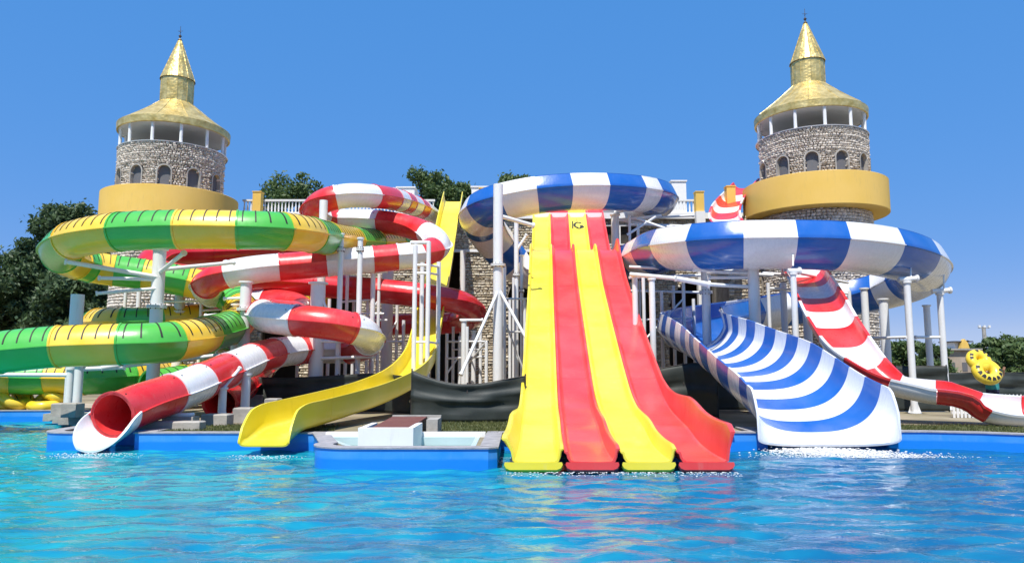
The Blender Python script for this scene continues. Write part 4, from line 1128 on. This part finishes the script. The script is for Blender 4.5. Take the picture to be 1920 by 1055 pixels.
# concrete blocks
def block(label, px, py, Y, w, h, d=0.5):
    x = PX(px, Y)
    t = thing('concrete_block', label, 'block', 'concrete footing blocks', (x, Y, GROUND))
    w2 = w / 2; e = 0.03
    MB().lathe([(0, 0)], 3) if False else None
    m = MB(); m.add([(-w2,-d/2,0),(w2,-d/2,0),(w2,d/2,0),(-w2,d/2,0),(-w2,-d/2,h-e),(w2,-d/2,h-e),(w2,d/2,h-e),(-w2,d/2,h-e),(-w2+e,-d/2+e,h),(w2-e,-d/2+e,h),(w2-e,d/2-e,h),(-w2+e,d/2-e,h)],
          [(0,3,2,1),(0,1,5,4),(1,2,6,5),(2,3,7,6),(3,0,4,7),(4,5,9,8),(5,6,10,9),(6,7,11,10),(7,4,8,11),(8,9,10,11)])
    m.build('body', 'concrete', t)
    return t
block('pale concrete block at the foot of the low posts near the rings', 120, 750, 24.4, 0.36, 0.42)
block('concrete block between the low posts and the red tube mouth', 142, 750, 23.9, 0.46, 0.45)
block('long dark concrete kerb block under the striped tube', 330, 790, 19.0, 1.5, 0.22, 0.4)
block('concrete block under the short post of the striped tube', 412, 775, 20.6, 0.7, 0.30)
block('concrete block just right of the striped tube posts', 462, 765, 21.6, 0.5, 0.42)
block('wide pale concrete block below the thick white post', 612, 745, 26.2, 1.3, 0.5, 1.0)
block('tall narrow concrete block beside the dark net left of the yellow slide', 515, 760, 23.2, 0.4, 0.62)
block('pale concrete block left of the dark net', 470, 740, 27.0, 1.1, 0.6)

# ------------------------------------------------------------------ dark shade nets
def net(label, top, zb=0.04, seed=1, folds=0.05):
    r = np.random.default_rng(seed)
    pth = Path([P(*q) for q in top]); n = int(pth.L / 0.12) + 2; m = 16
    t = thing('shade_net', label, 'shade net', 'dark shade nets', (0, 0, 0))
    vs, fs = [], []
    ph = r.uniform(0, 6, 4)
    for i in range(n):
        p, T, S, U, _ = pth.frame(pth.L * i / (n - 1)); N = Vector((T.y, -T.x, 0)).normalized(); ss = pth.L * i / (n - 1)
        for j in range(m):
            u = j / (m - 1); z = p.z + (GROUND + zb - p.z) * u
            w = folds * (math.sin(14 * u + ph[0] + 0.7 * ss) + 0.6 * math.sin(5.2 * ss + ph[1] + 3 * u) + 0.5 * math.sin(31 * u + ph[2] + 1.5 * math.sin(1.3 * ss))) * math.sin(math.pi * min(1, u * 1.1 + .05))
            vs.append((p.x + N.x * w, p.y + N.y * w, z))
    for i in range(n - 1):
        for j in range(m - 1): fs.append((i*m + j, i*m + j + 1, (i+1)*m + j + 1, (i+1)*m + j))
    o = build('net_cloth', vs, fs, 'shade_net', t, True, 80)
    sd = o.modifiers.new('thickness', 'SOLIDIFY'); sd.thickness = 0.008
    k = max(2, int(pth.L / 2.2))
    for i in range(k + 1):
        p = pth.frame(pth.L * i / k)[0]
        MB().bar((p.x, p.y + 0.06, GROUND), (p.x, p.y + 0.06, p.z + 0.05), 0.022, 8).build('stake', 'dark_steel', t, True)
    v = [pth.frame(pth.L * i / (n - 1))[0] for i in range(n)]
    mb = MB()
    for a, b in zip(v[:-1], v[1:]): mb.bar(a, b, 0.010, 5)
    mb.build('top_cord', 'dark_steel', t)
net('sagging black shade net between the yellow slide and the racing slide', [(772,694,21.6),(800,706,21.5),(850,719,21.4),(900,719,21.4),(945,711,21.5),(985,704,21.6)], seed=3)
net('black shade net behind the thick white post, left of the yellow slide', [(470,706,27),(540,708,26.8),(620,704,26.6),(700,700,26.2),(770,706,25)], seed=4)
net('black shade net right of the red lane, beside the blue flume', [(1208,696,24.5),(1250,688,24.3),(1300,680,24),(1345,682,23.2)], seed=5)
net('dark net low behind the blue flume exit', [(1330,682,27.5),(1420,690,27.5),(1500,690,27)], seed=6)
net('dark net fence behind the lower run of the red and white open slide', [(1500,690,27.2),(1580,688,27),(1680,686,26.8),(1776,686,26.6)], seed=7)
net('grey net fence stretching right past the yellow double ring', [(1779,699,33),(1850,698,33),(1960,698,33)], seed=8)

# ------------------------------------------------------------------ inflatable rings
def torus_mesh(R, r, n=36, m=16, squash=1.0):
    vs, fs = [], []
    for i in range(n):
        a = 2*math.pi*i/n
        for j in range(m):
            b = 2*math.pi*j/m
            rr = R + r*math.cos(b)*(1 + 0.02*math.sin(9*a))
            vs.append((rr*math.cos(a), rr*math.sin(a), r*squash*math.sin(b)))
    for i in range(n):
        for j in range(m): fs.append((i*m+j, ((i+1)%n)*m+j, ((i+1)%n)*m+(j+1)%m, i*m+(j+1)%m))
    return vs, fs
def ring(label, px, Y, z, R=0.42, r=0.19, rot=(0, 0, 0)):
    v, f = torus_mesh(R, r)
    x = PX(px, Y); t = thing('inflatable_ring', label, 'inflatable ring', 'yellow rings stacked by the pool', (x, Y, z)); t.rotation_euler = rot
    build('tube', v, f, 'ring_yellow', t, True, 80)
    mb = MB(); 
    for a in (0.6, 2.4, 3.9, 5.4):
        c = Vector(((R) * math.cos(a), (R) * math.sin(a), r + 0.005)); d = Vector((-math.sin(a), math.cos(a), 0)) * 0.1
        mb.bar(c - d, c + d, 0.014, 6)
        mb.bar(c - d - Vector((0, 0, .035)), c - d, 0.014, 6); mb.bar(c + d - Vector((0, 0, .035)), c + d, 0.014, 6)
    mb.build('grip', 'black_rubber', t)
gz = GROUND + 0.02
ring('yellow inflatable ring lying flat at the far left of the pile', 6, 27.75, gz + 0.17, rot=(0.05, 0.1, 0.3))
ring('yellow inflatable ring tilted on top of another at the far left', 34, 27.72, gz + 0.46, rot=(0.35, 0.62, 0.1))
ring('yellow inflatable ring leaning upright behind the flat ones', 62, 28.25, gz + 0.62, 0.46, 0.19, rot=(1.25, 0.2, 0.25))
ring('yellow inflatable ring lying flat next to the low white posts', 90, 27.72, gz + 0.16, rot=(0.03, -0.04, 0.8))
ring('yellow inflatable ring on the flat one behind the low white posts', 112, 28.0, gz + 0.50, 0.36, 0.16, rot=(0.25, 0.1, 1.2))
ring('yellow inflatable ring half hidden at the edge of the picture', -8, 28.2, gz + 0.45, 0.36, 0.15, rot=(0.5, 0.2, 1.2))

# red and white mat near the striped tube
mt = thing('foam_board', 'small red and white board lying behind the striped tube', 'float board', None, (PX(344, 19.6), 19.6, GROUND + 0.30))
v = []; prof_b = [(0.36*math.cos(t), 0.14*math.sin(t)) for t in np.linspace(0, 2*math.pi, 20, endpoint=False)]
for z, k in ((0.0, 0.92), (0.03, 1.0), (0.07, 1.0), (0.09, 0.94)): v += [(a*k, b*k, z) for a, b in prof_b]
f = [tuple(range(19, -1, -1)), tuple(range(60, 80))] + [(r*20+i, r*20+(i+1)%20, (r+1)*20+(i+1)%20, (r+1)*20+i) for r in range(3) for i in range(20)]
build('board', v, f, 'white_gel', mt, True)
build('red_top', [(a*0.8, b*0.75, 0.093) for a, b in prof_b] + [(a*0.8, b*0.75, 0.085) for a, b in prof_b], [tuple(range(20)), tuple(range(39, 19, -1))] + [(i, 20+i, 20+(i+1)%20, (i+1)%20) for i in range(20)], 'red_gel', mt)
MB().box(-0.4, 0.4, -0.2, 0.2, -0.30, -0.001).build('stand', 'concrete', mt)

# ------------------------------------------------------------------ white low fence at the right, person with the double ring
wf = thing('picket_fence', 'low white fence behind the end of the red and white open slide', 'fence', None, (PX(1850, 23.6), 23.6, GROUND))
x0, x1 = PX(1778, 23.6) - wf.location.x, PX(1990, 23.6) - wf.location.x
MB().box(x0, x1, -0.03, 0.03, 0.52, 0.60).build('top_rail', 'white_plaster', wf)
MB().box(x0, x1, -0.03, 0.03, 0.12, 0.20).build('bottom_rail', 'white_plaster', wf)
pk = None; n = 30
for i in range(n):
    if pk is None:
        o = MB().box(-0.035, 0.035, -0.055, -0.034, 0.0, 0.68).add([(-0.035,-0.055,0.68),(0.035,-0.055,0.68),(0.035,-0.034,0.68),(-0.035,-0.034,0.68),(0,-0.055,0.73),(0,-0.034,0.73)],[(0,1,4),(2,3,5),(1,2,5,4),(3,0,4,5)]).build('picket', 'white_plaster', wf); pk = o.data
    else:
        o = new_obj('picket', pk, wf)
    o.location.x = x0 + (i + 0.5) * (x1 - x0) / n

def make_person():
    PY = 24.9; x = PX(1858, PY)
    root = thing('person', 'person in a teal top carrying a yellow double ring by the white fence', 'person', None, (x, PY, GROUND))
    J = []; E_ = []; Rr = []
    def j(p, r, parent=None):
        J.append(p); Rr.append(r)
        if parent is not None: E_.append((parent, len(J) - 1))
        return len(J) - 1
    pel = j((0, 0, 0.93), 0.135); sp = j((0, 0.01, 1.12), 0.125, pel); ch = j((0, 0.0, 1.30), 0.145, sp); nk = j((0, 0, 1.46), 0.06, ch)
    hd = j((0, -0.01, 1.56), 0.088, nk); ht = j((0, -0.005, 1.66), 0.085, hd)
    j((0, -0.105, 1.565), 0.018, hd)      # nose
    for s in (-1, 1):
        hp = j((s*0.09, 0, 0.88), 0.09, pel); kn = j((s*0.11, -0.02, 0.48), 0.058, hp); an = j((s*0.11, 0.02, 0.09), 0.04, kn); j((s*0.12, -0.15, 0.035), 0.035, an)
        sh = j((s*0.17, 0, 1.40), 0.06, ch); el = j((s*0.30, -0.10, 1.26), 0.045, sh); wr = j((s*0.25, -0.26, 1.42), 0.032, el); pa_ = j((s*0.23, -0.30, 1.50), 0.032, wr)
        for k, (dx, l) in enumerate(((-0.03, .07), (-0.01, .085), (0.012, .08), (0.034, .065))):
            f1 = j((s*(0.23 + dx), -0.32, 1.545), 0.009, pa_); j((s*(0.23 + dx), -0.325, 1.545 + l*0.6), 0.008, f1)
        t1 = j((s*0.185, -0.31, 1.50), 0.010, pa_); j((s*0.165, -0.325, 1.535), 0.009, t1)
        j((s*0.088, 0.01, 1.56), 0.018, hd)  # ear
    me = bpy.data.meshes.new('body'); me.from_pydata(J, E_, []); me.materials.append(MATS['skin'])
    o = new_obj('body', me, root)
    sk = o.modifiers.new('skin', 'SKIN')
    if not me.skin_vertices: me.skin_vertices.new()
    for i, sv in enumerate(me.skin_vertices[0].data):
        sv.radius = (Rr[i] * (1.2 if i in (0, 1, 2) else 1), Rr[i]); sv.use_root = (i == 0)
    sk.use_smooth_shade = True
    ss = o.modifiers.new('sub', 'SUBSURF'); ss.levels = 1; ss.render_levels = 2
    # clothes
    MB().lathe([(0.195, 0.84), (0.20, 0.92), (0.185, 1.1), (0.20, 1.25), (0.205, 1.36), (0.15, 1.45), (0.09, 1.47)], 20).build('top', 'teal_cloth', root, True)
    sh_ = MB().lathe([(0.185, 0.76), (0.188, 0.88)], 18)
    for s in (-1, 1): sh_.lathe([(0.105, 0.58), (0.11, 0.85)], 12, (s*0.10, 0, 0))
    sh_.build('shorts', 'navy_cloth', root, True)
    MB().lathe([(0.085, 1.56), (0.108, 1.62), (0.10, 1.70), (0.06, 1.755), (0.0, 1.77)], 16, (0, 0.02, 0)).build('hair', 'hair', root, True)
make_person()
# the double ring: figure-eight tube
dr = thing('double_ring', 'yellow double inflatable ring with black marks held in front of a person', 'inflatable ring', None, P(1843, 687, 24.4))
dr.rotation_euler = (rad(-58), rad(0), rad(8))
mk = lambda cx, cy, R, r: [(x + cx, y + cy, z) for x, y, z in torus_mesh(R, r, 32, 14)[0]]
ff = torus_mesh(0.3, 0.1, 32, 14)[1]
# local axes: x side, y up the ring, tilted towards the camera
dr.rotation_euler = (rad(60), 0, 0)
va = mk(-0.05, 0.23, 0.24, 0.16); vb = mk(0.05, -0.19, 0.29, 0.18)
build('small_ring', va, ff, 'ring_yellow', dr, True, 80); build('large_ring', vb, ff, 'ring_yellow', dr, True, 80)
for cx, cy, R, r, angs in ((-0.05, 0.23, 0.24, 0.16, (150, 175, 20, 50, 95, 330)), (0.05, -0.19, 0.29, 0.18, (200, 225, 250, 275, 300, 330, 355, 165))):
    for a in angs:
        a = rad(a); vs = []
        for da, b in ((-.16, .9), (.16, .9), (.16, 1.35), (-.16, 1.35), (-.1, 1.6), (.05, 1.55)):
            rr = R + (r + 0.006) * math.cos(b); vs.append((cx + rr * math.cos(a + da), cy + rr * math.sin(a + da), (r + 0.006) * math.sin(b)))
        build('printed_mark', vs, [(0, 1, 2, 3), (3, 2, 5, 4)], 'black_rubber', dr)

# ------------------------------------------------------------------ trees
def leaf_cloud(centres, radii, per, size, seed):
    r = np.random.default_rng(seed); V, T = [], []
    for c, rd in zip(centres, radii):
        n = int(0.62 * per * (rd / np.mean(radii)) ** 2)
        d = r.standard_normal((n, 3)); d /= np.linalg.norm(d, axis=1)[:, None]
        rr = rd * (0.45 + 0.6 * r.random(n) ** 0.6); rr = rr * np.where(r.random(n) < 0.16, r.uniform(1.1, 1.75, n), 1.0)
        p = c + d * rr[:, None] * np.array([1, 1, 0.78])
        nrm = d + 0.9 * r.standard_normal((n, 3)); nrm /= np.linalg.norm(nrm, axis=1)[:, None]
        u = np.cross(nrm, r.standard_normal((n, 3))); u /= np.linalg.norm(u, axis=1)[:, None]
        w = np.cross(nrm, u); s = size * r.uniform(0.6, 1.3, n)[:, None]
        V.append(np.stack([p - u * s, p + w * s * 0.45, p + u * s, p - w * s * 0.45], 1)); T.append(np.clip(r.normal(0.45, 0.22, n) + r.uniform(-.2, .2), 0, 1))
    V = np.concatenate(V).reshape(-1, 3); T = np.concatenate(T)
    F = np.arange(len(V)).reshape(-1, 4)
    return V, F, T
def tree(label, x, y, H, spread, seed, mat='leaf_dark', per=420, size=0.2, base=0.28, nclump=64, group='trees behind the slides'):
    r = np.random.default_rng(seed)
    t = thing('tree', label, 'tree', group, (x, y, GROUND))
    mb = MB(); th = H * 0.022
    top = Vector((r.uniform(-.3, .3), r.uniform(-.3, .3), H * 0.62))
    mb.bar((0, 0, 0), (top.x * .4, top.y * .4, H * .3), th * 1.5, 9, th, False); mb.bar((top.x * .4, top.y * .4, H * .3), top, th, 9, th * .45, False)
    cs, rs = [], []
    for k in range(nclump):
        a = r.uniform(0, 2 * math.pi); z = base + (0.95 - base) * r.random(); q = (z - base) / (1 - base)
        prof = math.sin(math.pi * min(1, 0.22 + 0.74 * q)) ** 0.7
        rad_ = spread * prof * math.sqrt(r.random()) * 0.85
        c = np.array([rad_ * math.cos(a), rad_ * math.sin(a), z * H]); cs.append(c); rs.append(spread * r.uniform(0.11, 0.27))
        if k % 3 == 0:
            s0 = H * (0.25 + 0.35 * r.random()); b = Vector((top.x * s0 / (H * .62), top.y * s0 / (H * .62), s0)); e = Vector(c)
            m_ = (b + e) / 2 + Vector((0, 0, H * .03)); mb.bar(b, m_, th * .4, 6, th * .25, False); mb.bar(m_, e, th * .25, 6, th * .08, False)
    mb.build('trunk', 'bark', t, True, 80)
    V, F, T = leaf_cloud(cs, rs, per, size, seed + 100)
    new_obj('crown', np_mesh('crown', V, F, mat, False, T), t)
    return t
tree('tall dark tree at the left edge of the picture', PX(-10, 50), 50, 9.8, 4.0, 1, per=520, size=0.175)
tree('dark tree rising highest left of the golden tower', PX(112, 52), 52, 13.4, 3.8, 2, per=520, size=0.175)
tree('dark tree right beside the foot of the golden tower', PX(188, 56), 56, 11.6, 3.6, 3, per=480, size=0.175)
tree('dark tree between the edge tree and the highest one', PX(48, 56), 56, 10.6, 3.8, 4, per=480, size=0.175)
tree('dark low tree behind the short grey post', PX(140, 46), 46, 7.6, 3.4, 5, per=420, size=0.2, base=0.1)
tree('green tree behind the white balustrade left of the striped tube', PX(548, 62), 62, 18.4, 4.4, 6, 'leaf_mid', per=420, size=0.175, base=0.45)
tree('green tree behind the top of the yellow slide, left of two', PX(806, 62), 62, 18.8, 3.9, 7, 'leaf_mid', per=420, size=0.175, base=0.45)
tree('green tree behind the top of the yellow slide, right of two', PX(868, 64), 64, 18.2, 3.4, 8, 'leaf_mid', per=420, size=0.175, base=0.45)
tree('green tree top peeking over the blue flume', PX(966, 64), 64, 19.6, 2.6, 9, 'leaf_mid', per=380, size=0.175, base=0.5, nclump=44)
tree('thin tree tip just above the middle of the blue flume', PX(1076, 66), 66, 18.6, 0.9, 10, 'leaf_mid', per=200, size=0.175, base=0.6, nclump=12)
for k, (px, Y, H, sp, lab) in enumerate(((1812, 100, 4.6, 3.4, 'low green bush in front of the far house'), (1862, 92, 5.2, 3.0, 'round green tree below the floodlight mast'), (1905, 110, 6.0, 4.2, 'distant green tree at the right edge of the picture'), (1770, 120, 4.2, 4.0, 'far green bush behind the flume posts'), (1700, 95, 4.8, 3.6, 'far green tree between the flume posts'), (1740, 82, 4.2, 2.6, 'far green shrub behind the outermost flume post'), (1885, 70, 3.6, 2.6, 'green shrub behind the yellow double ring'), (1925, 78, 4.0, 2.8, 'green shrub behind the grey net at the right edge'))):
    tree(lab, PX(px, Y), Y, H, sp, 30 + k, 'leaf_mid', per=260, size=0.26, base=0.05, nclump=40, group='far trees beyond the park')

# ------------------------------------------------------------------ far house and mast
hy = 85.0
hs = thing('far_house', 'distant tan house with a small yellow gable, right of the flume posts', 'house', None, (PX(1795, hy), hy, GROUND))
hx0, hx1 = PX(1768, hy) - hs.location.x, PX(1836, hy) - hs.location.x; zt = PZ(656, hy) - GROUND
MB().box(hx0, hx1, 0, 4, 0, zt).build('wall', 'far_house_wall', hs)
MB().box(hx0 - .3, hx1 + .3, -.4, 4.4, zt, zt + .18).build('roof', 'concrete', hs)
ux0, ux1 = PX(1796, hy) - hs.location.x, PX(1820, hy) - hs.location.x; zu = PZ(641, hy) - GROUND
MB().box(ux0, ux1, 0.3, 2.5, zt + .18, zu).build('upper_wall', 'white_plaster', hs)
MB().box(ux0 - .4, ux1 + .4, -.2, 2.9, zu, zu + .12).build('upper_roof', 'dark_steel', hs)
gx = PX(1809, hy) - hs.location.x
MB().add([(gx-.5, -.35, zt+.2), (gx+.5, -.35, zt+.2), (gx+.35, -.35, zu-.1), (gx, -.35, zu+.35), (gx-.35, -.35, zu-.1), (gx-.5, .2, zt+.2), (gx+.5, .2, zt+.2), (gx+.35, .2, zu-.1), (gx, .2, zu+.35), (gx-.35, .2, zu-.1)],
         [(0,1,2,3,4), (9,8,7,6,5), (0,5,6,1), (1,6,7,2), (2,7,8,3), (3,8,9,4), (4,9,5,0)]).build('gable', 'yellow_plaster', hs)
for wx in (hx0 + .8, hx0 + 2.2):
    MB().box(wx, wx + .6, -.04, .02, 1.2, 2.2).build('window', 'grey_shutter', hs)
ms = thing('floodlight_mast', 'thin grey floodlight mast standing among the far trees', 'mast', None, (PX(1850, 120), 120, GROUND))
mz = PZ(612, 120) - GROUND
MB().bar((0, 0, 0), (0, 0, mz), 0.35, 10, 0.28).build('pole', 'concrete', ms, True)
MB().bar((-0.9, 0, mz - .2), (0.9, 0, mz - .2), 0.06, 6).build('cross_arm', 'concrete', ms)
for dx in (-.8, 0.0, .8):
    MB().box(dx - .18, dx + .18, -.3, -.05, mz - .15, mz + .2).build('lamp_head', 'white_steel', ms)
hills = []
# low far treeline closing the horizon
def treeline():
    r = np.random.default_rng(77); cs, rs = [], []
    for k in range(150):
        x = -420 + 840 * (k + r.random()) / 150; cs.append(np.array([x, 330 + r.uniform(-20, 20), r.uniform(1.5, 5.0)])); rs.append(r.uniform(4.0, 6.5))
    V, F, T = leaf_cloud(cs, rs, 120, 0.9, 78)
    o = new_obj('treeline', np_mesh('treeline', V, F, 'leaf_mid', False, T)); tag(o, 'far line of trees along the horizon', 'treeline', kind='stuff')
treeline()

# ------------------------------------------------------------------ white water below the wide flume lip
def foam():
    r = np.random.default_rng(5); vs, fs = [], []
    ico = [(0,0,1),(.89,0,.45),(.28,.85,.45),(-.72,.53,.45),(-.72,-.53,.45),(.28,-.85,.45),(.72,.53,-.45),(-.28,.85,-.45),(-.89,0,-.45),(-.28,-.85,-.45),(.72,-.53,-.45),(0,0,-1)]
    icf = [(0,1,2),(0,2,3),(0,3,4),(0,4,5),(0,5,1),(1,6,2),(2,7,3),(3,8,4),(4,9,5),(5,10,1),(2,6,7),(3,7,8),(4,8,9),(5,9,10),(1,10,6),(6,11,7),(7,11,8),(8,11,9),(9,11,10),(10,11,6)]
    spots = []
    lip = P(1570, 836, 17.4)
    for _ in range(6500):
        t = r.random() ** 1.6
        x = lip.x - 0.5 + r.normal(0, 0.45 + 0.5 * t) + 0.8 * t; y = lip.y - 0.05 - 1.3 * t; spots.append((x, y, (1 - t)))
    pb = P(186, 846, 16.9)
    for _ in range(380):
        t = r.random() ** 1.5; spots.append((pb.x + r.normal(0, .5), pb.y - 0.05 - .9 * t, 0.25 * (1 - t)))
    for _ in range(500):
        t = r.random() ** 2.2; spots.append((r.uniform(-0.1, 4.1), 13.8 - 0.5 * t, 0.2 * (1 - t)))
    for _ in range(260):
        t = r.random() ** 2; q_ = P(500, 838, 16.4); spots.append((q_.x + r.normal(0, .4), q_.y - .6 * t, 0.2 * (1 - t)))
    for x, y, k in spots:
        s = r.uniform(0.003, 0.016) * (0.7 + k); z = 0.014 + abs(r.normal(0, 0.03)) * k; o = len(vs)
        vs += [(x + s*1.6*a, y + s*1.3*b, z + s*.6*c) for a, b, c in ico]; fs += [tuple(i + o for i in q) for q in icf]
    o = build('foam', vs, fs, 'white_plaster', None, True, 180); tag(o, 'white foam where slide water splashes into the pool', 'foam', kind='stuff')
foam()
